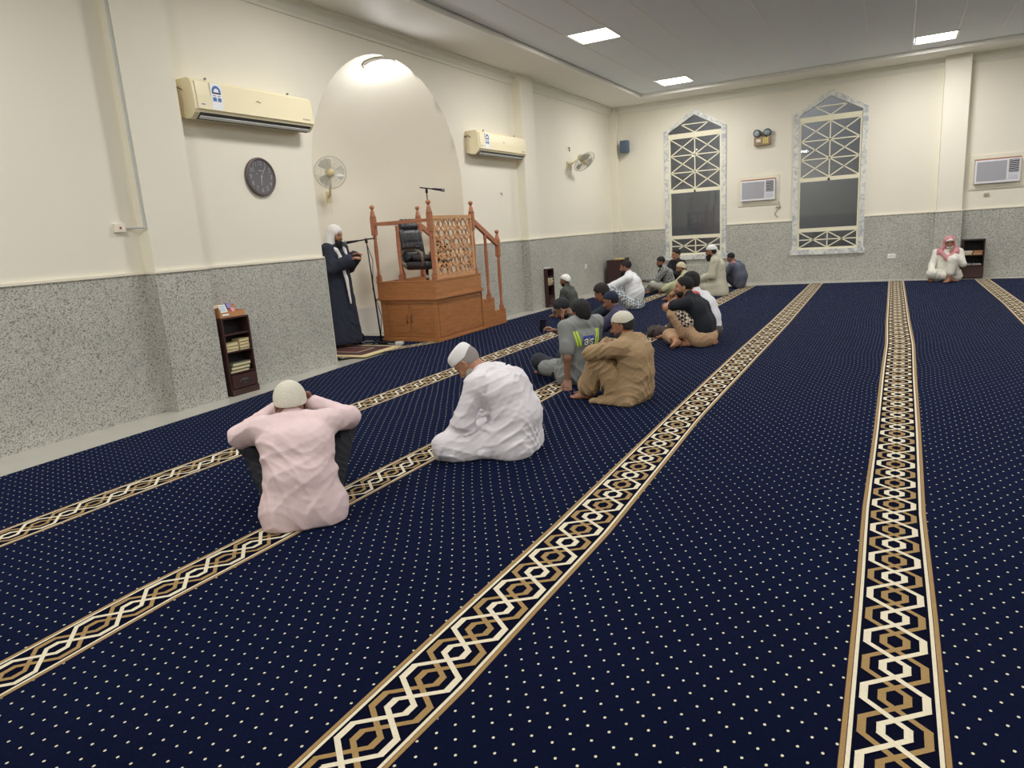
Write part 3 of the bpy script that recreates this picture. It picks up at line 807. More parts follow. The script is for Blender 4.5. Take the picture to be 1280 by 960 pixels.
for s in (-1, 1):
    def armf(m):
        P = [(s*.29, .20, .40), (s*.31, .235, .48), (s*.31, .22, .58), (s*.31, .10, .64), (s*.31, -.10, .64), (s*.31, -.20, .56), (s*.31, -.20, .46), (s*.29, -.12, .38)]
        m.tube(P, .022, 8)
    a = quick('armrest', armf, mat('armrest_grey', (128, 124, 108), .3, metal=.4), ch)
    quick('arm_pad', lambda m: m.bbox(s*.31-.035, -.14, .645, s*.31+.035, .16, .685, .014), BLACK, a)
g = Grid((-.3, -.3, 0), (.3, .3, .25), .012)
for k, (x, y, z, r) in enumerate(((0, .04, .03, .16), (.08, .10, .04, .10), (-.10, -.02, .04, .10))): g.ell((x, y, z), (r*1.2, r, .045), k=.04)
g.disp(folds(4, .012, 55, [(1, .3, .2), (.2, 1, .4)]))
o = mesh_obj('seat_cover', [g.mesh()], mat('plum_cloth', (58, 44, 50), .7, bump=.3), None); o.location = CO+Vector((.04, -.03, .462)); tag(o, 'dark plum folded cloth lying on the seat of the office chair', 'cloth')
g = Grid((-.2, -.2, -.05), (.2, .2, .2), .010)
for (x, y, z, r) in ((0, 0, .03, .06), (.06, .03, .04, .05), (-.05, .05, .03, .05), (.02, -.05, .05, .045)): g.ell((x, y, z), (r*1.3, r, r*.8), k=.02)
g.disp(folds(9, .014, 80, [(1, .3, .8), (.2, 1, -.4)]))
def checker(name, c1, c2, scale, rough=.85):
    m = bpy.data.materials.new(name); m.use_nodes = True; nt = m.node_tree; b = nt.nodes['Principled BSDF']; L = nt.links.new
    tc = nt.nodes.new('ShaderNodeTexCoord'); c = nt.nodes.new('ShaderNodeTexChecker'); c.inputs['Scale'].default_value = scale; c.inputs[1].default_value = srgb(*c1); c.inputs[2].default_value = srgb(*c2)
    mp = nt.nodes.new('ShaderNodeMapping'); mp.inputs['Rotation'].default_value = (.5, .35, .7); L(tc.outputs['Object'], mp.inputs[0]); L(mp.outputs[0], c.inputs[0])
    n = nt.nodes.new('ShaderNodeTexNoise'); n.inputs['Scale'].default_value = 30; L(tc.outputs['Object'], n.inputs['Vector'])
    mx = nt.nodes.new('ShaderNodeMix'); mx.data_type = 'RGBA'; mx.blend_type = 'MULTIPLY'; mx.inputs[0].default_value = .2; L(c.outputs[0], mx.inputs[6]); L(n.outputs[0], mx.inputs[7]); L(mx.outputs[2], b.inputs['Base Color'])
    b.inputs['Roughness'].default_value = rough; return m
o = mesh_obj('scarf', [g.mesh()], checker('black_white_scarf', (226, 222, 214), (30, 30, 34), 48), None); o.location = CO+Vector((.18, -.02, .535)); tag(o, 'black and white checked scarf bundled on the office chair seat', 'scarf')

# ------------------------------------------------------------------ microphone stands
def mic_stand(name, base, tip0, boomA, boomB, label, mic_dir, lean=(0, 0)):
    t = empty(name, base); tag(t, label, 'microphone stand'); B = Vector(base)
    top = Vector(tip0)-B
    quick('foot', lambda m: [m.tube([(0, 0, .05), (.20*math.cos(a), .20*math.sin(a), .008)], .008, 6) for a in (.3, 2.4, 4.5)], BLACKM, t)
    quick('pole', lambda m: m.tube([(0, 0, .02), top*.55, top], [.011, .011, .008], 10), BLACKM, t)
    quick('clamp', lambda m: m.tube([top-Vector((0, 0, .05)), top+Vector((0, 0, .015))], .020, 10), BLACK, t)
    A, C = Vector(boomA)-B, Vector(boomB)-B
    quick('boom', lambda m: m.tube([A, C], .009, 8), BLACKM, t)
    d = (A-C).normalized()
    mc = quick('microphone', lambda m: m.tube([A-d*.02, A+d*.06, A+d*.13], [.014, .017, .020], 12), BLACK, t)
    quick('mesh_head', lambda m: m.tube([A+d*.13, A+d*.15, A+d*.18, A+d*.195], [.023, .027, .025, .010], 12), mat('mic_grille', (150, 154, 158), .4, metal=.7, bump=.6, bscale=400), mc)
    return t
ms = mic_stand('microphone_stand', (-6.46, 7.75, .008), (-6.47, 7.66, 1.49), (-6.60, 7.60, 1.475), (-6.36, 7.72, 1.50), 'tall black boom microphone stand in front of the standing man', None)
mic_stand('microphone_stand', (-6.18, 8.80, .662), (-6.20, 8.83, 2.16), (-6.14, 8.93, 2.165), (-6.24, 8.72, 2.19), 'black microphone stand rising behind the lattice screen of the pulpit', None)
o = quick('microphone_cable', lambda m: m.tube([(-6.47, 7.65, 1.46), (-6.45, 7.73, 1.2), (-6.47, 7.69, .8), (-6.44, 7.78, .4), (-6.47, 7.74, .03), (-6.7, 7.6, .02), (-6.9, 7.75, .02), (-7.0, 7.6, .02)], .005, 6), BLACK); tag(o, 'thin black cable running down the boom microphone stand', 'cable')
o = quick('power_cable', lambda m: m.tube([(-6.13, 7.66, .02), (-6.4, 7.70, .02), (-6.62, 7.60, .02), (-6.85, 7.74, .02), (-6.7, 7.86, .02), (-6.95, 7.90, .02)], .006, 6), mat('cable_grey', (176, 176, 176), .5)); tag(o, 'grey cable looping over the niche carpet beside the pulpit', 'cable')
o = quick('power_adapter', lambda m: m.bbox(-.055, -.035, 0, .055, .035, .045, .008), mat('adapter_white', (222, 222, 220), .4)); o.location = (-6.10, 7.70, .008); o.rotation_euler = (0, 0, .3); tag(o, 'small white power adapter at the front corner of the pulpit', 'adapter')
o = quick('extension_lead', lambda m: (m.bbox(-.17, -.03, 0, .17, .03, .035, .006)), BLACK); o.location = (-6.30, 7.71, .008); o.rotation_euler = (0, 0, .1); tag(o, 'flat black extension lead lying beside the white adapter', 'extension lead')
def bag():
    g = Grid((-.2, -.2, -.01), (.2, .2, .3), .014); g.ell((0, 0, .07), (.15, .12, .09), k=0); g.cone((.05, 0, .1), (.08, .02, .20), .03, .015, k=.03); g.disp(folds(3, .01, 50, [(1, 0, .3), (0, 1, .5)])); g.plane((0, 0, 0), (0, 0, -1)); return g.mesh()
o = mesh_obj('cloth_bag', [bag()], mat('black_cloth', (26, 26, 30), .8)); o.location = (-7.0, 7.80, .01); tag(o, 'black cloth bag on the floor between the standing man and the pulpit', 'bag')

# ------------------------------------------------------------------ split air conditioners
AC_CREAM = mat('ac_cream', (240, 229, 194), .3, var=.01); AC_DARK = mat('ac_dark', (58, 58, 56), .4); ACW = mat('ac_light_strip', (226, 228, 224), .2)
LBL = mat('label_white', (238, 240, 242), .4, var=0); BLUE = mat('label_blue', (64, 110, 176), .4, var=0); NAVYL = mat('label_navy', (40, 52, 84), .4, var=0)
def text(s_, size, m, parent, loc, rot, name='lettering', ext=.0008, align='CENTER'):
    cu = bpy.data.curves.new(name, 'FONT'); cu.body = s_; cu.size = size; cu.extrude = ext; cu.align_x = align; cu.align_y = 'CENTER'; cu.resolution_u = 3
    tmp = bpy.data.objects.new(name, cu); COL.objects.link(tmp)
    dg = bpy.context.evaluated_depsgraph_get(); me = bpy.data.meshes.new_from_object(tmp.evaluated_get(dg)); bpy.data.objects.remove(tmp)
    o = bpy.data.objects.new(name, me); me.materials.clear(); me.materials.append(m); COL.objects.link(o)
    o.parent = parent; o.location = loc; o.rotation_euler = rot; return o
RX = (math.pi/2, 0, math.pi/2)          # letters on a wall that faces +X
def split_ac(y0, y1, z0, label, big):
    t = empty('split_air_conditioner', (XW, (y0+y1)/2, z0)); tag(t, label, 'air conditioner', 'split air conditioners on the left wall')
    H, D, L = .36, .245, (y1-y0)/2
    prof = [(0, .03), (.10, 0), (.17, .0), (D-.02, .045), (D, .075), (D-.004, .20), (D-.012, .30), (D-.04, H-.008), (D-.07, H), (0, H)]
    quick('casing', lambda m: m.prism([(x, -L, z) for x, z in prof], (0, 2*L, 0)), AC_CREAM, t)
    quick('front_panel', lambda m: m.prism([(D-.006, -L+.03, .078), (D+.010, -L+.03, .078), (D+.006, -L+.03, .20), (D-.003, -L+.03, .325), (D-.02, -L+.03, .325)], (0, 2*L-.04, 0)), AC_CREAM, t)
    o = quick('air_outlet', lambda m: m.prism([(.155, -L+.06, -.004), (.165, -L+.06, -.008), (D-.012, -L+.06, .046), (D-.024, -L+.06, .056)], (0, 2*L-.10, 0)), AC_DARK, t)
    quick('louvre', lambda m: m.prism([(.185, -L+.07, .002), (.192, -L+.07, -.004), (.214, -L+.07, .016), (.208, -L+.07, .022)], (0, 2*L-.12, 0)), ACW, o)
    lb = quick('energy_label', lambda m: m.box(D+.006, -L+.19, .085, D+.010, -L+.32, .325), LBL, t); yc = -L+.255; xx = D+.0105
    def arc(m):
        for k in range(10):
            a, b = math.pi*k/10, math.pi*(k+1)/10
            m.prism([(xx, yc-.052*math.cos(a), .245+.06*math.sin(a)), (xx, yc-.052*math.cos(b), .245+.06*math.sin(b)), (xx, yc-.030*math.cos(b), .245+.035*math.sin(b)), (xx, yc-.030*math.cos(a), .245+.035*math.sin(a))], (.0012, 0, 0))
    quick('label_arc', arc, BLUE, lb)
    quick('label_bar', lambda m: m.box(xx, yc-.05, .228, xx+.0012, yc+.05, .243), NAVYL, lb)
    quick('label_print', lambda m: (m.box(xx, yc-.048, .16, xx+.001, yc-.006, .195), m.box(xx, yc+.008, .16, xx+.001, yc+.048, .195), m.box(xx, yc-.045, .207, xx+.001, yc-.01, .214), m.box(xx, yc+.01, .207, xx+.001, yc+.045, .214)), BLUE, lb)
    quick('emblem', lambda m: m.tube([(D+.010, -.03+k*.012, .22+.006*math.sin(k*1.3)) for k in range(6)], .003, 6), mat('emblem_grey', (170, 160, 130), .4), t)
    quick('print_mark', lambda m: [m.box(D+.007, L-.17+k*.014, .105, D+.0095, L-.162+k*.014, .122) for k in range(8)], mat('print_grey', (150, 144, 124), .5), t)
    quick('indicator', lambda m: m.box(D+.007, -L+.07, .115, D+.0095, -L+.11, .125), BLUE, t)
    quick('mount_bracket', lambda m: (m.box(0, -L-.03, .27, .03, -L+.01, .285), m.tube([(.10, -L+.01, .25), (.06, -L-.04, .29)], .006, 6)), mat('bracket_grey', (130, 126, 112), .5), t)
    quick('seam_clip', lambda m: (m.box(.20, .45, H-.004, .222, .465, H+.012), m.box(.20, -.60, H-.004, .222, -.585, H+.012)), mat('bracket_grey', (130, 126, 112), .5), t)
split_ac(4.70, 6.25, 2.715, 'large cream split air conditioner on the wall above the clock', True)
split_ac(9.88, 11.50, 2.71, 'cream split air conditioner to the right of the niche arch', False)

# ------------------------------------------------------------------ wall clock
ck = empty('wall_clock', (XW+.001, 5.58, 2.215)); tag(ck, 'round grey-brown wall clock with white numerals below the air conditioner', 'clock')
CKM = Matrix.Rotation(math.pi/2, 4, 'Y')
quick('rim', lambda m: m.lathe([(.185, 0), (.203, .006), (.203, .026), (.196, .036), (.182, .038), (.176, .028), (.176, .02)], n=40, M=CKM), mat('clock_rim', (96, 84, 84), .4), ck)
quick('dial', lambda m: m.lathe([(.178, .004), (.178, .024)], n=40, M=CKM), mat('clock_dial', (134, 124, 126), .5, var=.1, scale=6), ck)
CKW = mat('clock_white', (232, 230, 228), .5, var=0)
for n in range(1, 13):
    a = math.radians(90-30*n)      # seen from +X, right is +Y
    text(str(n), .066, CKW, ck, (.0255, .140*math.cos(a), .140*math.sin(a)), RX, 'numeral')
def hand(a, L, w):
    a = math.radians(a); return lambda m: m.bar((.029, -.02*math.cos(a), -.02*math.sin(a)), (.029, L*math.cos(a), L*math.sin(a)), w, .003, (1, 0, 0))
quick('minute_hand', hand(58, .125, .008), CKW, ck); quick('hour_hand', hand(-96, .085, .011), CKW, ck)
quick('hub', lambda m: m.lathe([(.012, .026), (.012, .034)], n=12, M=CKM), CKW, ck)
quick('logo_mark', lambda m: (m.box(.0245, -.03, .060, .026, .03, .070), m.box(.0245, -.065, .028, .026, -.045, .036)), CKW, ck)
quick('glass', lambda m: m.lathe([(.176, .0335), (.176, .0345)], n=40, M=CKM), GLASS, ck)

# ------------------------------------------------------------------ wall fans
def wall_fan(mount, centre, normal, r, wall_dir, label):
    t = empty('wall_fan', mount); tag(t, label, 'fan', 'wall fans'); Mt = Vector(mount); c = Vector(centre)-Mt; n = Vector(normal).normalized(); w = Vector(wall_dir).normalized()
    FC = mat('fan_cream', (218, 208, 170), .4); FG = mat('fan_guard', (206, 204, 194), .4)
    side = Vector((0, 0, 1)).cross(w).normalized()
    quick('bracket', lambda m: (m.bar(Vector((0, 0, -.10)), Vector((0, 0, .06)), .07, .05, w)), FC, t)
    quick('arm', lambda m: m.tube([w*.02+Vector((0, 0, .0)), w*.12+Vector((0, 0, .01)), c-n*.14], .020, 8), FC, t)
    R = n.to_track_quat('Z', 'Y').to_matrix().to_4x4(); R.translation = c
    quick('motor', lambda m: m.lathe([(.03, -.18), (.06, -.17), (.07, -.12), (.065, -.06), (.04, -.045)], n=16, M=R), FC, t)
    def guard(m):
        for zc, rr in ((.05, [.05, .09, .13, .17, .205]), (-.04, [.08, .14, .19])):
            for q in rr:
                zz = zc*(1-(q/r)**3*.7); m.tube([R @ Vector((q*math.cos(a), q*math.sin(a), zz)) for a in [k*2*math.pi/28 for k in range(29)]], .0018, 4, cap=False)
            for k in range(36):
                a = 2*math.pi*k/36
                m.tube([R @ Vector((q*math.cos(a), q*math.sin(a), zc*(1-(q/r)**3*.7))) for q in (.04, r*.5, r*.8, r)], .0014, 4, cap=False)
        m.tube([R @ Vector((r*math.cos(a), r*math.sin(a), .006)) for a in [k*2*math.pi/36 for k in range(37)]], .007, 6, cap=False)
    quick('guard', guard, FG, t)
    for k in range(3):
        def blade(m):
            a0 = 2*math.pi*k/3
            P = [(.03, -.5, .012), (.09, -.75, .022), (r*.80, -.66, .020), (r*.90, -.30, .012), (r*.92, .15, .0), (r*.84, .55, -.014), (.09, .45, -.012), (.03, .3, -.006)]
            m.prism([R @ Vector((q*math.cos(a0+a), q*math.sin(a0+a), z)) for q, a, z in P], (R.to_3x3() @ Vector((0, 0, .004))))
        quick('blade', blade, mat('fan_blade', (216, 214, 206), .25), t)
    quick('hub', lambda m: m.lathe([(.050, -.02), (.052, .03), (.045, .056), (.02, .064)], n=20, M=R), mat('fan_hub', (222, 208, 160), .35), t)
    quick('pull_cord', lambda m: m.tube([Vector((.02, 0, -.10)), Vector((.02, 0, -.26))], .003, 4), FG, t)
_v = Vector((6.75, -7.2, -.9)).normalized()
wall_fan((-7.50, 8.14, 2.16), (-7.16, 7.86, 2.46), (.69, -.70, -.1), .222, (.8, -.6, 0), 'round wall fan facing the hall at the left edge of the niche')
_rt, _up, _fw = _r2, _u2, _f
wall_fan((-6.10, 13.83, 2.76), (-5.80, 14.05, 2.80), (_rt*.50-_up*.74-_fw*.34), .245, (1, 0, 0), 'wall fan tilted downward beyond the second pilaster')

# ------------------------------------------------------------------ small fittings
t = empty('wall_speaker', (-5.73, YF, 3.25)); tag(t, 'small blue-grey speaker box high in the far left corner', 'speaker')
quick('cabinet', lambda m: m.bbox(-.095, -.24, -.14, .095, -.06, .14, .025), mat('speaker_blue', (82, 98, 122), .5), t)
quick('grille', lambda m: m.bbox(-.08, -.25, -.125, .08, -.235, .125, .006), mat('speaker_grille', (88, 104, 128), .7, bump=.5, bscale=500), t)
quick('bracket', lambda m: m.bar((0, -.07, -.02), (0, 0, -.05), .05, .05), BLACK, t)
t = empty('emergency_light', (-2.645, YF, 3.04)); tag(t, 'wooden-brown emergency light with two round lamps between the pointed windows', 'emergency light')
quick('housing', lambda m: m.bbox(-.17, -.10, -.10, .17, 0, .08, .01), mat('emergency_brown', (150, 128, 104), .5), t)
quick('front_sticker', lambda m: [m.box(.02+k*.04, -.1035, -.07, .045+k*.04, -.100, .05) for k in range(3)], mat('sticker_yellow', (226, 206, 110), .5), t)
quick('front_window', lambda m: m.bbox(-.12, -.105, -.03, -.03, -.098, .03, .003), mat('sticker_white', (226, 220, 206), .4), t)
for s in (-1, 1):
    Rm = Matrix.Translation((s*.095, -.07, .155)) @ Matrix.Rotation(math.radians(100), 4, 'X') @ Matrix.Rotation(s*.3, 4, 'Y')
    l = quick('lamp_head', lambda m: m.lathe([(.04, -.05), (.07, -.03), (.082, .02), (.085, .045), (.07, .05)], n=18, M=Rm), mat('lamp_housing', (74, 78, 84), .35), t)
    quick('lens', lambda m: m.lathe([(.070, .046), (.045, .060), (.01, .066)], n=18, M=Rm), mat('lamp_lens', (168, 180, 190), .12, metal=.4), l)
t = quick('cable_box', lambda m: m.bbox(XW+.018-.018, 3.835, 1.68, XW+.035, 3.935, 1.755, .004), mat('switch_white', (232, 226, 212), .4)); tag(t, 'small white switch box with red light on the near left wall', 'switch')
quick('red_light', lambda m: m.lathe([(.010, 0), (.010, .006)], n=10, M=Matrix.Translation((XW+.034, 3.885, 1.717)) @ CKM), mat('red_dot', (150, 40, 36), .4), t)
t = quick('conduit', lambda m: (m.box(-5.982, 4.050, 1.70, -5.964, 4.068, ZSOFF), m.tube([(-5.972, 4.056, 1.712), (-6.03, 4.03, 1.712), (XW+.012, 3.99, 1.712), (XW+.012, 3.935, 1.712)], .008, 8)), mat('conduit_grey', (196, 200, 198), .4)); tag(t, 'thin grey cable conduit running down the side of the near pilaster', 'conduit')
SOCK = mat('socket_white', (236, 236, 232), .3)
for k, (p, far, lab) in enumerate((((-.075, YF-.018, .465), True, 'white socket on the far stone dado near the seated old man'), ((XW+.018, 9.95, .40), False, 'white socket low on the stone dado beside the pulpit steps'), ((XW+.018, 14.55, .60), False, 'white socket on the left stone dado beyond the seated man in dark green'))):
    def sk(m):
        if far: m.bbox(p[0]-.075, p[1]-.012, p[2]-.05, p[0]+.075, p[1], p[2]+.05, .004)
        else: m.bbox(p[0], p[1]-.06, p[2]-.045, p[0]+.012, p[1]+.06, p[2]+.045, .004)
    o = quick('wall_socket', sk, SOCK); tag(o, lab, 'socket', 'wall sockets')
    def ho(m):
        for q in (-.03, 0, .03):
            if far: m.box(p[0]+q-.004, p[1]-.0135, p[2]-.008, p[0]+q+.004, p[1]-.011, p[2]+.008)
            else: m.box(p[0]+.011, p[1]+q-.004, p[2]-.008, p[0]+.0135, p[1]+q+.004, p[2]+.008)
    quick('socket_holes', ho, BLACK, o)
def window_ac(xc, zc, label):
    t = empty('window_air_conditioner', (xc, YF, zc)); tag(t, label, 'air conditioner', 'window air conditioners in the far wall')
    W_, H_ = .36, .215
    quick('wooden_surround', lambda m: (m.box(-W_-.075, -.02, -H_-.10, -W_-.01, 0, H_+.10), m.box(W_+.01, -.02, -H_-.10, W_+.075, 0, H_+.10), m.box(-W_-.01, -.02, H_+.03, W_+.01, 0, H_+.10), m.box(-W_-.01, -.02, -H_-.10, W_+.01, 0, -H_-.02)), mat('surround_cream', (228, 222, 204), .5), t)
    quick('gap_batten', lambda m: m.box(-W_, -.03, H_+.004, W_, -.0, H_+.026), mat('batten_brown', (170, 122, 100), .6), t)
    quick('casing', lambda m: m.bbox(-W_, -.09, -H_, W_, 0, H_, .01), mat('ac_white', (228, 228, 234), .35), t)
    gr = quick('intake_grille', lambda m: m.box(-W_+.03, -.096, -H_+.05, W_-.22, -.088, H_-.03), mat('ac_filter_grey', (176, 176, 184), .6, bump=.6, bscale=300), t)
    o = quick('outlet_recess', lambda m: m.box(W_-.185, -.094, -.04, W_-.03, -.088, H_-.02), mat('ac_recess', (60, 60, 62), .6), t)
    for k in range(7): quick('louvre', lambda m: m.bar((W_-.183, -.10, -.03+k*.034), (W_-.032, -.10, -.022+k*.034), .012, .010), mat('ac_white', (228, 228, 234), .35), o)
    quick('control_panel', lambda m: (m.bbox(W_-.185, -.097, -H_+.06, W_-.03, -.088, -.06, .003), m.lathe([(.014, 0), (.012, .012)], n=10, M=Matrix.Translation((W_-.07, -.095, -.10)) @ Matrix.Rotation(math.pi/2, 4, 'X'))), mat('ac_panel', (208, 210, 220), .4), t)
window_ac(-2.73, 2.0, 'white window air conditioner between the two pointed windows')
window_ac(1.62, 1.99, 'white window air conditioner right of the far wall column')
o = quick('loose_cable', lambda m: (m.tube([(-2.33, YF-.01, 1.78), (-2.29, YF-.015, 1.72), (-2.26, YF-.01, 1.60), (-2.33, YF-.015, 1.56), (-2.38, YF-.012, 1.46), (-2.31, YF-.015, 1.40)], .009, 6), m.bbox(-2.35, YF-.03, 1.60, -2.27, YF, 1.64, .004)), mat('cable_beige', (176, 166, 140), .6)); tag(o, 'loose beige cable hanging beside the window air conditioner', 'cable')
o = quick('plug_socket', lambda m: m.bbox(1.44, YF-.03, 1.55, 1.52, YF, 1.60, .004), mat('cable_beige', (176, 166, 140), .6)); tag(o, 'small beige bracket under the right window air conditioner', 'bracket')
o = quick('wall_hook', lambda m: m.tube([(XW, 10.9, 2.13), (XW+.03, 10.9, 2.13), (XW+.03, 10.9, 2.09)], .006, 6), BLACK); tag(o, 'tiny dark hook on the wall under the right split air conditioner', 'hook')
o = quick('wall_hook', lambda m: m.tube([(XW, 13.92, 3.10), (XW+.03, 13.92, 3.10), (XW+.03, 13.92, 3.02)], .010, 6), BLACK); tag(o, 'tiny dark hook on the wall above the tilted wall fan', 'hook')

# ------------------------------------------------------------------ book racks and books
DKW = mat('dark_brown_board', (62, 38, 36), .45, var=.12, scale=10); DKI = mat('black_board', (28, 26, 28), .6)
def book(x0, y0, z0, x1, y1, z1, col, label, group, pages=True):
    """lying book: cover and page block"""
    o = quick('book', lambda m: (m.box(x0, y0, z0, x1, y1, z0+.004), m.box(x0, y0, z1-.004, x1, y1, z1), m.box(x0, y0, z0, x0+.005, y1, z1)), mat('book_%d_%d_%d' % col, col, .5))
    tag(o, label, 'book', group)
    quick('pages', lambda m: m.box(x0+.005, y0+.004, z0+.004, x1-.004, y1-.004, z1-.004), mat('paper', (226, 214, 172), .8, bump=.3, bscale=300), o)
    return o
def rack(x0, y0, w, d, H, label, rz=0, drawer=True):
    """narrow stacked rack, front towards +X, w along Y"""
    t = empty('book_rack', (x0, y0, -.012), rz); tag(t, label, 'bookshelf')
    quick('side_panel', lambda m: m.box(0, 0, 0, d, .018, H), DKW, t); quick('side_panel', lambda m: m.box(0, w-.018, 0, d, w, H), DKW, t)
    quick('back_panel', lambda m: m.box(0, .018, 0, .012, w-.018, H), DKI, t); quick('top_panel', lambda m: m.box(0, 0, H, d, w, H+.014), DKW, t)
    for z in (H*.28, H*.56, H*.79): quick('shelf', lambda m: m.box(.012, .018, z, d, w-.018, z+.014), DKW, t)
    fr = quick('drawer', lambda m: (m.box(d-.005, .02, .075, d+.012, w-.02, H*.28-.01), m.box(d-.005, .0, 0, d+.012, w, .065)), DKW, t)
    def slot(m):
        zc = H*.28*.62; m.tube([(d+.013, w/2-.05, zc), (d+.013, w/2+.05, zc)], .016, 8)
    quick('drawer_slot', slot, DKI, fr)
    quick('slot_rim', lambda m: m.tube([(d+.013, w/2+.058*math.cos(a), H*.28*.62+.022*math.sin(a)) for a in [k*2*math.pi/16 for k in range(17)]], .003, 5, cap=False), mat('slot_metal', (150, 130, 126), .4), fr)
    return t
rack(-6.085, 4.665, .345, .165, .79, 'dark brown book rack with cardboard box on top beside the near pilaster')
pos = ['bottom', 'second', 'third', 'top']
for k in range(4): book(-6.05, 4.86, .435+.032*k, -5.935+.004*(k % 2), 4.985, .463+.032*k, (206, 190, 140), 'cream-edged book lying %s in the right stack on the near rack' % pos[k], 'books on the near rack')
for k in range(3): book(-6.05, 4.69, .435+.034*k, -5.94, 4.85, .466+.034*k, (198, 184, 140), 'cream-edged book lying %s in the left stack on the near rack' % pos[k if k < 2 else 3], 'books on the near rack')
for k in range(3): book(-6.05, 4.70+.02*k, .214+.036*k, -5.935, 4.94+.015*k, .247+.036*k, (112, 118, 100), 'grey-green book lying %s in the lower compartment of the near rack' % pos[k if k < 2 else 3], 'books on the near rack')
o = quick('cardboard_box', lambda m: (m.box(0, 0, 0, .14, .012, .09), m.box(0, .293, 0, .14, .305, .06), m.box(0, .012, 0, .012, .293, .12), m.box(.128, .012, 0, .14, .293, .055), m.box(.012, .012, 0, .128, .293, .01)), mat('cardboard', (196, 140, 92), .7)); o.location = (-6.08, 4.68, .795); tag(o, 'open brown cardboard box on top of the near book rack', 'box')
def slab(name, loc, rot, sz, col, lab, cat):
    o = quick(name, lambda m: m.bbox(-sz[0]/2, -sz[1]/2, 0, sz[0]/2, sz[1]/2, sz[2], .002), mat('item_%d_%d_%d' % col, col, .5)); o.location = loc; o.rotation_euler = rot; tag(o, lab, cat); return o
o = slab('booklet', (-5.968, 4.745, .865), (0, 1.15, 0), (.12, .085, .012), (222, 230, 232), 'white printed booklet leaning in the cardboard box', 'booklet')
quick('cover_print', lambda m: [m.box(-.045+.022*k, -.03, .012, -.035+.022*k, .03, .0126) for k in range(4)], mat('print_blue', (150, 176, 190), .5), o)
slab('packet', (-5.985, 4.87, .85), (0, 1.1, .1), (.06, .05, .02), (216, 142, 152), 'small pink packet in the cardboard box', 'packet')
slab('packet', (-6.03, 4.86, .90), (0, 1.1, -.1), (.06, .05, .02), (132, 126, 182), 'small lilac packet at the back of the cardboard box', 'packet')
slab('packet', (-6.05, 4.75, .90), (0, .6, 0), (.05, .12, .012), (232, 196, 156), 'cream card strip at the back of the cardboard box', 'card')
rack(-6.085, 11.98, .30, .19, .72, 'narrow dark rack just beyond the second pilaster')
bpy.data.objects['book_rack.001'].location.y = 12.06; bpy.data.objects['book_rack.001'].location.x = -6.03
for k in range(5): book(-5.98, 12.09, .415+.026*k, -5.855+.008*(k % 3), 12.33, .438+.026*k, ((222, 210, 176), (120, 84, 60), (216, 200, 160), (70, 62, 60), (226, 216, 190))[k], ('cream book at the bottom of the pile', 'brown book second in the pile', 'tan book in the middle of the pile', 'dark book near the top of the pile', 'pale book on top of the pile')[k]+' on the rack by the pilaster', 'books on the rack by the pilaster')
slab('book', (-5.93, 12.2, .728), (0, 0, .2), (.13, .20, .022), (214, 214, 206), 'pale book lying on top of the rack by the pilaster', 'book')
t = rack(-5.98, 15.60, .62, .34, .66, 'wide dark brown cabinet in the far left corner behind the white-shirted man')
slab('book', (-5.72, 15.75, .664), (0, 0, .1), (.20, .26, .035), (206, 186, 128), 'tan book lying on top of the corner cabinet', 'book')
slab('book', (-5.72, 16.05, .664), (0, 0, -.2), (.18, .22, .03), (70, 66, 70), 'dark book lying on top of the corner cabinet', 'book')
for k in range(4): book(-5.80, 15.70+.12*k, .385, -5.66, 15.80+.12*k, .45+.015*(k % 2), ((214, 206, 184), (150, 120, 90), (206, 200, 186), (110, 100, 92))[k], ('cream book leftmost', 'brown book second from left', 'pale book third from left', 'dark book rightmost')[k]+' on the shelf of the corner cabinet', 'books in the corner cabinet')
# rack on the far wall beside the old man: front towards -Y
t = rack(1.44, YF-.20, .0, 0, .0, 'x') if False else None
t = empty('book_rack', (1.50, YF-.012, -.012), -math.pi/2); tag(t, 'low dark rack against the far wall beside the old man', 'bookshelf')
w, d, H = .36, .30, .73
quick('side_panel', lambda m: m.box(0, -w, 0, d, -w+.018, H), DKW, t); quick('side_panel', lambda m: m.box(0, -.018, 0, d, 0, H), DKW, t)
quick('back_panel', lambda m: m.box(0, -w, 0, .012, 0, H), DKI, t); quick('top_panel', lambda m: m.box(0, -w-.005, H, d+.01, .005, H+.02), DKI, t)
for z in (.24, .44): quick('shelf', lambda m: m.box(.012, -w+.018, z, d, -.018, z+.014), DKW, t)
quick('drawer', lambda m: m.box(d-.01, -w+.01, .02, d+.012, -.01, .23), DKW, t)
cols = ((206, 196, 166), (196, 150, 110), (222, 214, 190), (176, 120, 90))
for k in range(4):
    slab('book', (1.22+.165*(k % 2), YF-.20, .448+.040*(k//2)), (0, 0, .05*k), (.15, .20, .034), cols[k], ('cream book lower left', 'tan book lower right', 'pale book upper left', 'brown book upper right')[k]+' on the rack beside the old man', 'book')
for k in range(2): slab('book', (1.22+.165*k, YF-.20, .247), (0, 0, 0), (.15, .20, .03), (150, 146, 138), ('grey book on the left', 'grey book on the right')[k]+' of the lower shelf beside the old man', 'book')
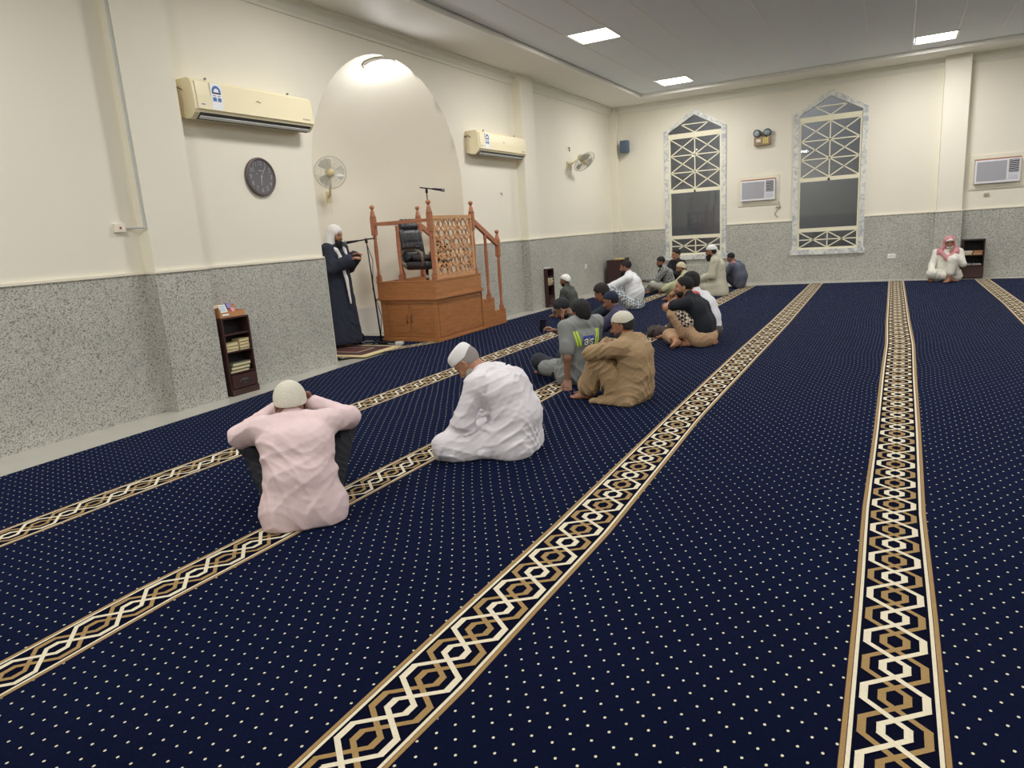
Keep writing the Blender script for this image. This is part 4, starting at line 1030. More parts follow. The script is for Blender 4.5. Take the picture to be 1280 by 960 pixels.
# ---- head-borne pieces, in the head's own frame
def cap_mesh(kind, h=.005):
    def f():
        g = Grid((-.14, -.16, -.10), (.14, .16, .20), h)
        if kind == 'kufi':
            g.ell((0, -.014, .040), (.084, .106, .092), k=0); g.plane((0, 0, .034), (0, .30, -1), .008)
            for a in range(0, 360, 30):                                   # crocheted ribs
                c, s_ = math.cos(math.radians(a)), math.sin(math.radians(a))
                g.cone((.083*c, -.014+.105*s_, .05), (.05*c, -.014+.062*s_, .112), .004, .003, k=.006)
            g.cone((0, -.014, .128), (0, -.014, .132), .006, .005, k=.008)
        elif kind == 'round':
            g.ell((0, -.016, .036), (.083, .105, .093), k=0); g.plane((0, 0, .026), (0, .38, -1), .006)
            g.ell((0, -.05, .0), (.078, .068, .075), k=.02); g.plane((0, 0, .020), (0, .62, -1), .006)
        elif kind == 'flat':
            g.cone((0, -.012, .0), (0, -.012, .085), .078, .080, k=0); g.ell((0, .012, .06), (.080, .084, .10), k=.02); g.ell((0, -.038, .06), (.080, .080, .10), k=.02)
            g.plane((0, 0, .030), (0, .28, -1), .006); g.plane((0, 0, .128), (0, -.05, 1), .030)
        elif kind == 'navy':
            g.ell((0, -.016, .034), (.084, .106, .096), k=0); g.plane((0, 0, .030), (0, .45, -1), .006)
        elif kind == 'tall':                                             # pale cap with a cloth tail behind
            g.ell((0, -.012, .045), (.088, .108, .096), k=0); g.plane((0, 0, .036), (0, .1, -1), .008)
            g.cone((0, -.09, .05), (0, -.125, -.03), .035, .02, k=.03)
        return g.mesh()
    return template(('cap', kind), f)

def hair_mesh(kind, h=.0065):
    def f():
        g = Grid((-.13, -.16, -.18), (.13, .16, .18), h)
        if kind == 'fringe':                                             # hair that shows below a cap
            g.ell((0, -.020, .020), (.080, .101, .100), k=0); g.plane((0, -.02, -.03), (0, .9, -.5), .01); g.plane((0, 0, .06), (0, 0, 1), .01)
        elif kind == 'full':
            g.ell((0, -.022, .046), (.091, .114, .100), k=0); g.ell((0, -.05, -.01), (.080, .080, .085), k=.03)
            g.plane((0, 0, -.012), (0, .75, -.66), .012)
            g.disp(lambda x, y, z: .004*np.sin(x*180+3*np.sin(z*60))*np.sin(y*150+2)*np.sin(z*170))
        else:
            g.ell((0, -.018, .040), (.083, .107, .096), k=0); g.plane((0, 0, -.004), (0, .75, -.66), .010)
            g.disp(lambda x, y, z: .002*np.sin(x*220+3*np.sin(z*80))*np.sin(y*190+2)*np.sin(z*210))
        for s in (-1, 1): g.ell((s*.082, .0, -.012), (.016, .026, .034), k=.006, mode='s')
        return g.mesh()
    return template(('hair', kind), f)

def beard_mesh(kind, h=.0055):
    def f():
        g = Grid((-.10, -.06, -.26), (.10, .16, .02), h)
        g.ell((0, .026, -.066), (.065, .072, .062), k=0)
        if kind == 'long': g.ell((0, .066, -.135), (.044, .040, .062), k=.03); g.ell((0, .075, -.105), (.05, .04, .05), k=.03)
        if kind == 'mid': g.ell((0, .062, -.112), (.042, .038, .036), k=.03)
        g.plane((0, .05, -.050), (0, .45, 1), .01); g.plane((0, -.02, 0), (0, -1, 0), .008)
        g.ell((0, .103, -.0625), (.020, .016, .008), k=.004, mode='s')
        g.ell((0, .099, -.046), (.027, .012, .0075), k=.005)
        g.disp(lambda x, y, z: .0015*np.sin(x*300)*np.sin(z*260+2*np.sin(x*90)))
        return g.mesh()
    return template(('beard', kind), f)

def headparts(h):
    V, F = head_mesh(h); c = V[F].mean(1); x, y, z = np.abs(c[:, 0]), c[:, 1], c[:, 2]
    mi = np.zeros(len(F), int)
    mi[(np.abs(z-.004) < .0065) & (np.abs(x-.031) < .013) & (y > .078)] = 1
    mi[(np.abs(z-.027-.10*(x-.012)) < .0055) & (x > .012) & (x < .050) & (y > .055)] = 2
    mi[(np.abs(z+.0625) < .010) & (x < .022) & (y > .086)] = 3
    return (V, F), mi

SKIN = dict(brown=(150, 104, 80), tan=(178, 130, 102), dark=(110, 74, 58), pale=(196, 152, 124), mid=(138, 98, 78))
def skinmats(k):
    return [mat('skin_'+k, SKIN[k], .5, bump=.08, bscale=220), mat('eye_dark', (60, 48, 44), .3), mat('brow_hair', (38, 30, 27), .8),
            mat('lips_'+k, tuple(int(c*f) for c, f in zip(SKIN[k], (.88, .70, .70))), .5)]

def lim(J, a, b, t):
    return tuple(V3(J[a])*(1-t)+V3(J[b])*t)

def torso(g, J, fat, wide=1.0, k=.05, neck=True, belly=0.0):
    R = V3(J['shR'])-V3(J['shL']); R /= np.linalg.norm(R)
    Rp = V3(J['hiR'])-V3(J['hiL']); Rp /= np.linalg.norm(Rp)
    pel, bel, che, nek = V3(J['pel']), V3(J['bel']), V3(J['che']), V3(J['nek'])
    f = fat
    for s in (-1, 1):
        g.cone(pel+s*.065*wide*Rp, bel+s*.060*wide*(R+Rp)/2, .108+f, .095+f+belly, k=k)
        g.cone(bel+s*.060*wide*(R+Rp)/2, che+s*.075*wide*R, .095+f+belly, .100+f, k=k)
        sh = V3(J['shR' if s > 0 else 'shL'])
        g.cone(che+s*.075*wide*R, sh*.75+che*.25, .096+f*.8, .055+f*.6, k=k)
        g.cone(sh, nek*.8+sh*.2, .052+f*.5, .050+f*.4, k=k*.8)
    g.cone(che, nek*.75+che*.25, .09+f*.6, .062+f*.4, k=k)
    if neck:
        g.cone(nek, V3(J['head'])-V3(J['_R'])[:, 2]*.10-V3(J['_R'])[:, 1]*.03, .055, .053, k=.03)

def arm(g, J, s, fat, upto=1.0, k=.025, r0=.050, r1=.041, r2=.028, flare=0.0):
    sh, el, wr = V3(J['sh'+s]), V3(J['el'+s]), V3(J['wr'+s])
    a = min(1, upto*2); e = sh+(el-sh)*a
    g.cone(sh, e, r0+fat, r0+(r1-r0)*a+fat+(flare if upto <= .5 else 0), k=k)
    if upto > .5:
        b = (upto-.5)*2; w = el+(wr-el)*b
        g.cone(el, w, r1+fat, r1+(r2-r1)*b+fat+flare, k=k)
def leg(g, J, s, fat, upto=1.0, k=.03, r0=.082, r1=.058, r2=.040, calf=True):
    hi, kn, an = V3(J['hi'+s]), V3(J['kn'+s]), V3(J['an'+s])
    a = min(1, upto*2); e = hi+(kn-hi)*a
    g.cone(hi, e, r0+fat, r0+(r1-r0)*a+fat, k=k)
    if upto > .5:
        b = (upto-.5)*2; w = kn+(an-kn)*b
        g.cone(kn, w, r1+fat, r1+(r2-r1)*b+fat, k=k)

def bounds(J, pad=.22):
    P = np.array([v for k_, v in J.items() if not k_.startswith('_')]); return P.min(0)-pad, P.max(0)+pad

BASE = dict(pel=(0, 0, .12), bel=(0, -.02, .26), che=(0, .02, .42), nek=(0, .09, .565), head=(0, .14, .69),
            shL=(-.185, .055, .515), shR=(.185, .055, .515), elL=(-.26, .22, .33), elR=(.26, .22, .33), wrL=(-.10, .38, .40), wrR=(.10, .38, .40),
            hiL=(-.095, .03, .10), hiR=(.095, .03, .10), knL=(-.15, .36, .40), knR=(.15, .36, .40), anL=(-.11, .46, .075), anR=(.11, .46, .075))

def person(label, pos, ang, J=None, look=(0, 0, 0), skin='tan', hL=None, hR=None, fL=None, fR=None, vox=.012, s=1.0, hh=.006,
           bare_arm=True, wear=(), group=None, headscale=1.0, z=0.0, bodyfat=-.004):
    """wear: list of callables (J, root, vox) that build clothes, hair, beard and cap as parts"""
    j = dict(BASE); j.update(J or {})
    j['_R'] = rotm(*look)
    root = empty('person', (pos[0], pos[1], z), math.radians(ang-90)); root.scale = (s, s, s)
    tag(root, label, 'person', group)
    lo, hi = bounds(j)
    g = Grid(lo, hi, vox)
    torso(g, j, bodyfat)
    for q in 'LR':
        arm(g, j, q, 0); leg(g, j, q, 0)
    parts, mis = [], []
    def add(m, mi=None):
        parts.append(m); mis.append(np.zeros(len(m[1]), int) if mi is None else mi)
    g.plane((0, 0, .002), (0, 0, -1)); add(g.mesh())
    (hv, hf), mi = headparts(hh); add(xf((hv, hf), j['_R'], j['head'], headscale), mi)
    for q, spec in (('L', hL), ('R', hR)):
        if spec is None: spec = dict()
        wr, el = V3(j['wr'+q]), V3(j['el'+q])
        d = spec.get('d', wr-el); n = spec.get('n', (0, 0, 1))
        add(xf(hand_mesh(spec.get('c', .35)), frame(d, n), wr, mirror=(q == 'L')))
    for q, spec in (('L', fL), ('R', fR)):
        if spec is None: spec = dict()
        an, kn = V3(j['an'+q]), V3(j['kn'+q])
        add(xf(foot_mesh(), frame(spec.get('d', (0, 1, 0)), spec.get('n', (0, 0, 1))), an, mirror=(q == 'L')))
    for V, F in parts: V[:, 2] = np.maximum(V[:, 2], .004)
    body = mesh_obj('body', parts, skinmats(skin), root)
    body.data.polygons.foreach_set('material_index', np.concatenate(mis).astype(np.int32)) if len(body.data.polygons) == sum(len(m) for m in mis) else None
    for w in wear: w(j, root, vox)
    return root

# ---- wardrobe: each returns a builder
def W(name, m, fn, label=None, vox=None, matfn=None, fold=None, floor=.004, pad=.25):
    def b(j, root, v):
        lo, hi = bounds(j, pad); g = Grid(lo, hi, vox or v)
        fn(g, j)
        if fold: g.disp(folds(*fold))
        g.plane((0, 0, floor), (0, 0, -1))
        o = mesh_obj(name, [g.mesh()], m, root, matfn)
        if label: o['label'] = label
    return b
def headwear(name, mesh, m, label=None, off=(0, 0, 0), sc=1.0):
    def b(j, root, v):
        R = j['_R']; o = mesh_obj(name, [xf(mesh, R, V3(j['head'])+R@V3(off), sc)], m, root)
        if label: o['label'] = label
    return b
def cap(kind, m, label): return headwear('cap', cap_mesh(kind), m, label)
def hair(kind='short', c=(34, 30, 30)):
    return headwear('hair', hair_mesh(kind), mat('hair_%d_%d_%d' % c, c, .75, var=.25, scale=120, bump=.5, bscale=260))
def beard(kind='short', c=(34, 30, 30)):
    return headwear('beard', beard_mesh(kind), mat('hair_%d_%d_%d' % c, c, .75, var=.25, scale=120, bump=.5, bscale=260))
def cloth(name, rgb, **k):
    k.setdefault('bump', .25); k.setdefault('bscale', 45); k.setdefault('var', .05); k.setdefault('scale', 5)
    return mat('cloth_'+name, rgb, .85, **k)
def shirt(m, fat=.022, sleeve=1.0, hem=.02, fold=(1, .010, 60, [(1, .5, .3), (-.6, 1, .5), (0, .4, 1)]), extra=None, flare=.008, belly=.0, name='shirt', label=None, vox=None, collar=True):
    def fn(g, j):
        torso(g, j, fat, neck=False, belly=belly)
        for q in 'LR': arm(g, j, q, fat*.75, sleeve, flare=flare, k=.03)
        if collar: g.cone(j['nek'], V3(j['nek'])*.7+V3(j['head'])*.3-V3(j['_R'])[:, 1]*.01, .062, .058, k=.01)
        if extra: extra(g, j)
    return W(name, m, fn, label, vox=vox, fold=fold)
def trousers(m, fat=.018, upto=.95, fold=(2, .008, 60, [(1, .2, .6), (.3, 1, .4)]), extra=None, name='trousers', label=None):
    def fn(g, j):
        Rp = V3(j['hiR'])-V3(j['hiL'])
        g.cone(V3(j['pel'])-Rp*.35, V3(j['pel'])+Rp*.35, .118+fat, k=0)
        for q in 'LR': leg(g, j, q, fat, upto)
        if extra: extra(g, j)
    return W(name, m, fn, label, fold=fold)
# ------------------------------------------------------------------ poses: joints in each figure's own frame (x right, y forward, z up)
def sym(**k):
    """mirror every key given without side to L and R"""
    o = {}
    for n, (x, y, z) in k.items(): o[n+'L'] = (-x, y, z); o[n+'R'] = (x, y, z)
    return o
P = {}
# the preacher, standing
P['preacher'] = dict(pos=(-6.80, 7.36), ang=8, J=dict(pel=(0, -.01, .93), bel=(0, 0, 1.08), che=(0, .0, 1.26), nek=(0, .02, 1.42), head=(0, .05, 1.565),
    **sym(sh=(.185, .01, 1.375), hi=(.095, 0, .90), kn=(.10, .03, .49), an=(.10, .0, .085)),
    elL=(-.24, .06, 1.10), elR=(.24, .08, 1.10), wrL=(-.09, .27, 1.25), wrR=(.10, .30, 1.21)))
# pink shirt, elbows on raised knees, seen from behind
P['pink'] = dict(pos=(-2.80, 2.60), ang=134, J=dict(pel=(0, 0, .12), bel=(0, -.03, .26), che=(0, .02, .43), nek=(-.01, .10, .575), head=(-.02, .145, .70),
    shL=(-.185, .07, .53), shR=(.185, .07, .53), elL=(-.315, .27, .50), elR=(.29, .27, .52), wrL=(-.07, .36, .52), wrR=(.08, .36, .55),
    hiL=(-.10, .03, .10), hiR=(.10, .03, .10), knL=(-.28, .33, .41), knR=(.25, .33, .41), anL=(-.20, .55, .075), anR=(.18, .55, .075)))
# white robe, cross-legged, bent low
P['white'] = dict(pos=(-2.28, 4.02), ang=188, J=dict(pel=(0, 0, .12), bel=(0, -.05, .27), che=(0, .02, .46), nek=(0, .20, .60), head=(0, .325, .665),
    shL=(-.19, .16, .53), shR=(.19, .16, .53), elL=(-.25, .26, .27), elR=(.25, .26, .27), wrL=(-.09, .37, .155), wrR=(.09, .39, .15),
    hiL=(-.10, .04, .10), hiR=(.10, .04, .10), knL=(-.30, .38, .10), knR=(.30, .38, .10), anL=(-.02, .42, .07), anR=(.02, .30, .07)))
# tan kameez, arms round raised knees
P['tan'] = dict(pos=(-2.00, 5.42), ang=176, J=dict(pel=(0, 0, .12), bel=(0, -.05, .27), che=(0, .0, .43), nek=(0, .10, .57), head=(0, .155, .70),
    shL=(-.185, .07, .52), shR=(.185, .07, .52), elL=(-.20, .36, .44), elR=(.20, .34, .44), wrL=(.02, .31, .50), wrR=(-.03, .33, .53),
    hiL=(-.09, .03, .10), hiR=(.09, .03, .10), knL=(-.12, .27, .42), knR=(.12, .27, .42), anL=(-.09, .36, .078), anR=(.09, .42, .078)))
# grey tee with reflective straps, leaning on the left hand
P['grey'] = dict(pos=(-2.66, 6.02), ang=146, J=dict(pel=(0, 0, .12), bel=(-.01, -.01, .27), che=(-.01, .03, .45), nek=(0, .08, .60), head=(0, .13, .74),
    shL=(-.20, .04, .56), shR=(.18, .05, .56), elL=(-.21, -.05, .30), elR=(.26, .22, .36), wrL=(-.20, -.10, .07), wrR=(.12, .38, .34),
    hiL=(-.10, .03, .10), hiR=(.10, .03, .10), knL=(-.26, .36, .22), knR=(.16, .36, .36), anL=(-.10, .58, .08), anR=(.14, .56, .08)))
# dark hair, looking down at a phone
P['phone'] = dict(pos=(-3.30, 6.62), ang=200, J=dict(pel=(0, 0, .12), bel=(0, -.02, .27), che=(0, .04, .44), nek=(0, .17, .58), head=(0, .26, .68),
    shL=(-.18, .13, .53), shR=(.18, .13, .53), elL=(-.22, .33, .38), elR=(.22, .30, .36), wrL=(-.10, .36, .56), wrR=(.04, .46, .45),
    hiL=(-.09, .03, .10), hiR=(.09, .03, .10), knL=(-.22, .34, .34), knR=(.22, .36, .36), anL=(-.10, .44, .08), anR=(.10, .48, .08)))
# dark green shirt, white cap, near the left wall
P['green'] = dict(pos=(-4.88, 10.30), ang=180, J=dict(nek=(0, .06, .585), head=(0, .10, .72), knL=(-.18, .34, .30), knR=(.18, .34, .30)))
# navy cap, plum shirt
P['navycap'] = dict(pos=(-3.00, 7.90), ang=186, J=dict(pel=(0, 0, .12), bel=(0, -.03, .27), che=(0, .03, .43), nek=(0, .14, .57), head=(0, .215, .69),
    shL=(-.18, .11, .52), shR=(.18, .11, .52), elL=(-.22, .28, .30), elR=(.22, .28, .30), wrL=(-.08, .42, .26), wrR=(.08, .42, .26),
    knL=(-.25, .36, .20), knR=(.25, .36, .20), anL=(-.05, .42, .07), anR=(.05, .36, .07)))
# dark hair behind the navy cap
P['behind'] = dict(pos=(-3.52, 9.10), ang=184, J=dict(nek=(0, .14, .57), head=(0, .22, .68), che=(0, .04, .43), elL=(-.20, .42, .38), elR=(.22, .36, .34), wrL=(-.10, .62, .42), wrR=(.06, .50, .36)))
# white shirt, checked lungi
P['whiteshirt'] = dict(pos=(-3.95, 11.25), ang=186, J=dict(pel=(0, 0, .13), bel=(0, -.02, .30), che=(0, .02, .48), nek=(0, .09, .64), head=(0, .15, .78),
    shL=(-.19, .06, .58), shR=(.19, .06, .58), elL=(-.20, .32, .46), elR=(.21, .32, .44), wrL=(-.16, .56, .38), wrR=(.10, .54, .38),
    knL=(-.24, .34, .36), knR=(.22, .34, .36), anL=(-.10, .50, .08), anR=(.10, .50, .08)))
# checked shirt
P['checked'] = dict(pos=(-4.08, 14.55), ang=196, J=dict(pel=(0, 0, .13), bel=(0, -.01, .30), che=(0, .03, .46), nek=(0, .12, .62), head=(0, .19, .75),
    shL=(-.19, .09, .56), shR=(.19, .09, .56), elL=(-.24, .28, .34), elR=(.24, .30, .34), wrL=(-.12, .52, .34), wrR=(.02, .54, .33),
    knL=(-.28, .38, .24), knR=(.28, .38, .24), anL=(-.06, .44, .08), anR=(.10, .52, .08)))
# black shirt by the window, facing the camera side
P['black_far'] = dict(pos=(-3.92, 15.35), ang=232, J=dict(nek=(0, .05, .62), head=(0, .08, .76), che=(0, .02, .46), shL=(-.19, .04, .57), shR=(.19, .04, .57)))
# cream cap, pale green robe
P['cream_cap'] = dict(pos=(-3.32, 12.75), ang=190, J=dict(pel=(0, 0, .13), bel=(0, -.01, .28), che=(0, .08, .44), nek=(0, .18, .59), head=(0, .25, .71),
    shL=(-.19, .15, .54), shR=(.19, .15, .54), elL=(-.24, .36, .36), elR=(.24, .38, .34), wrL=(-.18, .60, .26), wrR=(.06, .58, .30),
    knL=(-.26, .40, .30), knR=(.24, .38, .30), anL=(-.10, .50, .08), anR=(.10, .50, .08)))
# black tee, beige trousers, hugging one knee
P['blacktee'] = dict(pos=(-2.10, 8.22), ang=178, J=dict(pel=(0, 0, .12), bel=(0, .0, .28), che=(0, .08, .46), nek=(0, .18, .60), head=(0, .25, .73),
    shL=(-.18, .15, .55), shR=(.18, .15, .55), elL=(-.17, .42, .50), elR=(.20, .34, .40), wrL=(.02, .32, .62), wrR=(-.02, .42, .56),
    hiL=(-.10, .04, .10), hiR=(.09, .03, .10), knL=(-.13, .31, .42), knR=(.20, .40, .12), anL=(-.10, .26, .08), anR=(-.14, .38, .08)))
# white shirt behind the black tee
P['whiteback'] = dict(pos=(-2.14, 8.95), ang=174, J=dict(pel=(0, 0, .13), bel=(0, .02, .30), che=(0, .12, .47), nek=(0, .23, .62), head=(0, .30, .75),
    shL=(-.19, .20, .57), shR=(.19, .20, .57), elL=(-.20, .02, .30), elR=(.24, .44, .38), wrL=(-.20, -.16, .07), wrR=(.10, .56, .44),
    knL=(-.20, .46, .26), knR=(.20, .46, .30), anL=(-.12, .74, .08), anR=(.10, .70, .08)))
# kneeling, long black beard
P['beard'] = dict(pos=(-2.86, 12.85), ang=182, J=dict(pel=(0, 0, .24), bel=(0, .02, .42), che=(0, .03, .60), nek=(0, .06, .77), head=(0, .12, .905),
    shL=(-.19, .05, .71), shR=(.19, .05, .71), elL=(-.24, .10, .43), elR=(.24, .12, .43), wrL=(-.16, .33, .36), wrR=(.14, .34, .36),
    hiL=(-.10, .03, .22), hiR=(.10, .03, .22), knL=(-.17, .42, .13), knR=(.17, .42, .13), anL=(-.10, -.02, .09), anR=(.10, -.02, .09)))
# blue-grey shirt, back to the camera
P['bluegrey'] = dict(pos=(-2.66, 14.30), ang=166, J=dict(pel=(0, 0, .13), bel=(0, -.03, .32), che=(0, .03, .52), nek=(-.02, .14, .67), head=(-.04, .21, .79),
    shL=(-.20, .11, .61), shR=(.20, .11, .61), elL=(-.25, .30, .38), elR=(.25, .30, .38), wrL=(-.10, .44, .36), wrR=(.10, .44, .36)))
# old man against the far wall, red headscarf
P['oldman'] = dict(pos=(.86, 15.86), ang=268, J=dict(pel=(0, 0, .13), bel=(0, -.01, .30), che=(0, -.01, .48), nek=(0, .01, .64), head=(-.01, .05, .77),
    shL=(-.20, .0, .58), shR=(.20, .0, .58), elL=(-.27, .10, .34), elR=(.27, .10, .33), wrL=(-.10, .14, .52), wrR=(.28, .32, .16),
    hiL=(-.10, .03, .10), hiR=(.10, .03, .10), knL=(-.08, .36, .44), knR=(.26, .34, .18), anL=(-.04, .42, .08), anR=(-.04, .30, .08)))
for _n, _p, _s in (('pink', (-2.742, 2.506), .94), ('white', (-2.245, 3.936), .93), ('tan', (-1.904, 5.446), .92), ('grey', (-2.585, 5.97), .90),
        ('phone', (-2.887, 6.637), .90), ('green', (-4.95, 10.75), .84), ('navycap', (-2.787, 7.62), .87), ('behind', (-3.118, 8.427), .90),
        ('whiteshirt', (-4.034, 11.805), .93), ('checked', (-4.15, 14.4), .86), ('black_far', (-4.18, 15.3), .98), ('cream_cap', (-3.33, 13.1), .84),
        ('blacktee', (-1.938, 8.137), .95), ('whiteback', (-2.17, 9.6), .86), ('beard', (-2.97, 13.72), .94), ('bluegrey', (-2.86, 15.1), .80), ('oldman', (.875, 15.80), .93), ('preacher', (-6.872, 7.437), .99)):
    P[_n]['pos'] = _p; P[_n]['s'] = _s
P['pink']['J'].update(che=(0, .08, .43), nek=(-.01, .21, .55), head=(-.02, .30, .645), shL=(-.185, .165, .525), shR=(.185, .165, .525), elL=(-.315, .37, .50), elR=(.30, .37, .53), wrL=(-.07, .44, .52), wrR=(.07, .44, .55), bel=(0, .0, .26),
    knL=(-.28, .40, .41), knR=(.26, .40, .41), anL=(-.20, .60, .075), anR=(.18, .60, .075))
P['pink']['J'].update(elL=(-.33, .34, .455), elR=(.31, .35, .49), wrL=(-.10, .44, .57), wrR=(.10, .44, .58), head=(-.02, .315, .625))
P['grey']['pos'] = (-2.64, 6.0)
P['phone']['pos'] = (-2.90, 6.84)
P['phone']['J'].update(knL=(-.22, .26, .13), knR=(.22, .26, .13), anL=(-.05, .28, .07), anR=(.05, .24, .07), wrL=(-.12, .24, .55), elL=(-.20, .22, .30), wrR=(.02, .36, .42), elR=(.22, .20, .30))
P['green']['pos'] = (-4.78, 10.72)
P['green']['J'].update(knL=(-.20, .24, .16), knR=(.20, .24, .16), anL=(-.05, .30, .07), anR=(.05, .26, .07), wrL=(-.08, .26, .24), wrR=(.08, .26, .24), elL=(-.24, .10, .28), elR=(.24, .10, .28))
P['behind']['J'].update(wrL=(-.12, .46, .34), elL=(-.20, .34, .34), knL=(-.20, .26, .14), knR=(.20, .26, .14), anL=(-.05, .28, .07), anR=(.05, .24, .07))
P['white']['J'].update(nek=(0, .18, .585), head=(0, .31, .655))
P['whiteback'].update(pos=(-1.97, 8.60), s=.93)
P['whiteback']['J'].update(che=(0, .08, .45), nek=(0, .17, .60), head=(0, .27, .76), shL=(-.19, .14, .55), shR=(.19, .14, .55), elL=(-.33, -.04, .34), wrL=(-.42, -.17, .10),
    knL=(-.14, .34, .36), knR=(.16, .36, .36), anL=(-.10, .56, .08), anR=(.10, .56, .08))
P['blacktee']['J'].update(knL=(-.14, .33, .42), anL=(-.12, .17, .08), knR=(.04, .45, .11), anR=(-.20, .30, .085), elL=(-.16, .42, .49))
P['tan']['J'].update(che=(0, -.04, .43), nek=(0, .03, .57), head=(0, .075, .69), shL=(-.19, .01, .52), shR=(.19, .01, .52), elL=(-.20, .30, .46), elR=(.20, .28, .45), wrL=(.00, .19, .50), wrR=(-.04, .22, .52), anL=(-.09, .42, .078), anR=(.09, .46, .078))
P['grey']['J'].update(bel=(-.01, -.06, .29), che=(-.01, -.10, .49), nek=(0, -.11, .675), head=(0, -.11, .755), shL=(-.20, -.12, .63), shR=(.19, -.12, .64), elL=(-.24, -.20, .32), elR=(.27, .05, .40), wrL=(-.25, -.20, .085), wrR=(.14, .26, .38))
P['navycap']['J'].update(che=(0, -.03, .43), nek=(0, .05, .57), head=(0, .115, .69), shL=(-.18, .02, .52), shR=(.18, .02, .52))
P['beard']['J'].update(nek=(0, .09, .77), head=(0, .16, .90))
# ------------------------------------------------------------------ the people
def place(name, label, **k):
    q = P[name]; return person(label, q['pos'], q['ang'], q['J'], s=q['s'], **k)
CROCHET = mat('crochet_white', (226, 222, 206), .9, var=.10, scale=70, bump=1.0, bscale=150)
CAPW = mat('cap_white', (232, 232, 232), .85, var=.02, bump=.2, bscale=80)

# 1 preacher ----------------------------------------------------------
def gown(g, j):
    torso(g, j, .03, neck=False)
    for q in 'LR': arm(g, j, q, .028, .96, flare=.035, k=.04)
    g.cone(V3(j['pel'])+V3((-.06, 0, 0)), (-.13, -.02, .10), .15, .20, k=.06); g.cone(V3(j['pel'])+V3((.06, 0, 0)), (.13, -.02, .10), .15, .20, k=.06)
    g.cone((0, .02, .95), (0, .10, .10), .15, .17, k=.06); g.plane((0, 0, .045), (0, 0, -1), .01)
def ghutra(g, j):
    h = V3(j['head']); R = j['_R']; A = lambda *p: h+R@V3(p)
    g.ell(A(0, -.03, .035), (.100, .118, .108), R, k=0)
    g.ell(A(0, -.055, -.06), (.115, .11, .13), R, k=.05)
    for s in (-1, 1):
        g.cone(A(s*.080, -.03, -.06), (s*.13, .0, 1.36), .050, .070, k=.06); g.cone((s*.08, -.10, 1.38), (s*.16, -.06, 1.26), .07, .06, k=.06)
        g.cone((s*.13, .01, 1.375), (s*.20, .01, 1.33), .055, .045, k=.05)
        g.cone((s*.10, .10, 1.36), (s*.06, .16, 1.20), .030, .024, k=.05)
    g.cone(A(0, -.08, -.10), (0, -.13, 1.20), .08, .085, k=.07); g.cone((-.08, -.12, 1.28), (.08, -.12, 1.28), .06, .06, k=.06)
    g.cone((.09, .14, 1.25), (.12, .235, .95), .022, .022, k=.03); g.cone((.12, .235, .95), (.13, .265, .62), .022, .010, k=.01)
    g.ell(A(0, .105, -.045), (.062, .085, .105), R, k=.015, mode='s'); g.ell(A(0, .03, -.03), (.072, .07, .10), R, k=.01, mode='s')
place('preacher', 'standing man in white headscarf and long dark navy gown speaking beside the pulpit', z=.026, look=(-4, 12, 0), skin='tan', vox=.012, hh=.005,
    hL=dict(d=(.35, .9, .45), n=(-.4, 0, .9), c=.25), hR=dict(d=(-.15, .95, .35), n=(.2, -.3, .9), c=.3),
    wear=[W('gown', cloth('navy_gown', (38, 44, 62)), gown, fold=(5, .012, 34, [(1, .3, .05), (.3, 1, .05)])),
          W('headscarf', cloth('white_scarf', (232, 230, 230)), ghutra, label='white headscarf hanging over the shoulders', fold=(6, .006, 70, [(1, .2, .1), (.2, 1, .1)])), beard('long', (26, 24, 26))])
# 2 pink shirt --------------------------------------------------------
def pinkx(g, j):
    g.cone((-.10, -.02, .09), (.10, -.02, .09), .145, .145, k=.06); g.cone((-.12, -.05, .03), (.12, -.05, .03), .10, .10, k=.05)
    for a, b, r in (((-.19, -.02, .17), (.04, -.150, .10), .010), ((-.19, .0, .24), (.02, -.14, .17), .008), ((.06, -.145, .12), (.20, -.0, .30), .009), ((-.12, .12, .50), (.12, .12, .50), .008)):
        g.cone(a, b, r, r*.5, k=.035)
place('pink', 'man in pale pink shirt and white crocheted cap seated with his back turned', look=(6, 30, 0), skin='mid', vox=.009, hh=.0045, headscale=1.12,
    hL=dict(d=(.7, .1, .5), n=(-.3, .9, 0), c=.6), hR=dict(d=(-.7, .1, .5), n=(.3, .9, 0), c=.6),
    wear=[shirt(cloth('pink', (226, 202, 204), bump=.15), fat=.030, sleeve=.97, fold=(13, .0105, 34, [(1, .2, .9), (-.8, .5, 1), (0, .4, 1)]), extra=pinkx, vox=.0085),
          trousers(cloth('black_trousers', (24, 26, 36)), .022), hair('fringe', (40, 34, 34)), headwear('cap', cap_mesh('round'), CROCHET, 'white crocheted cap', sc=1.16, off=(0, -.004, -.012))])
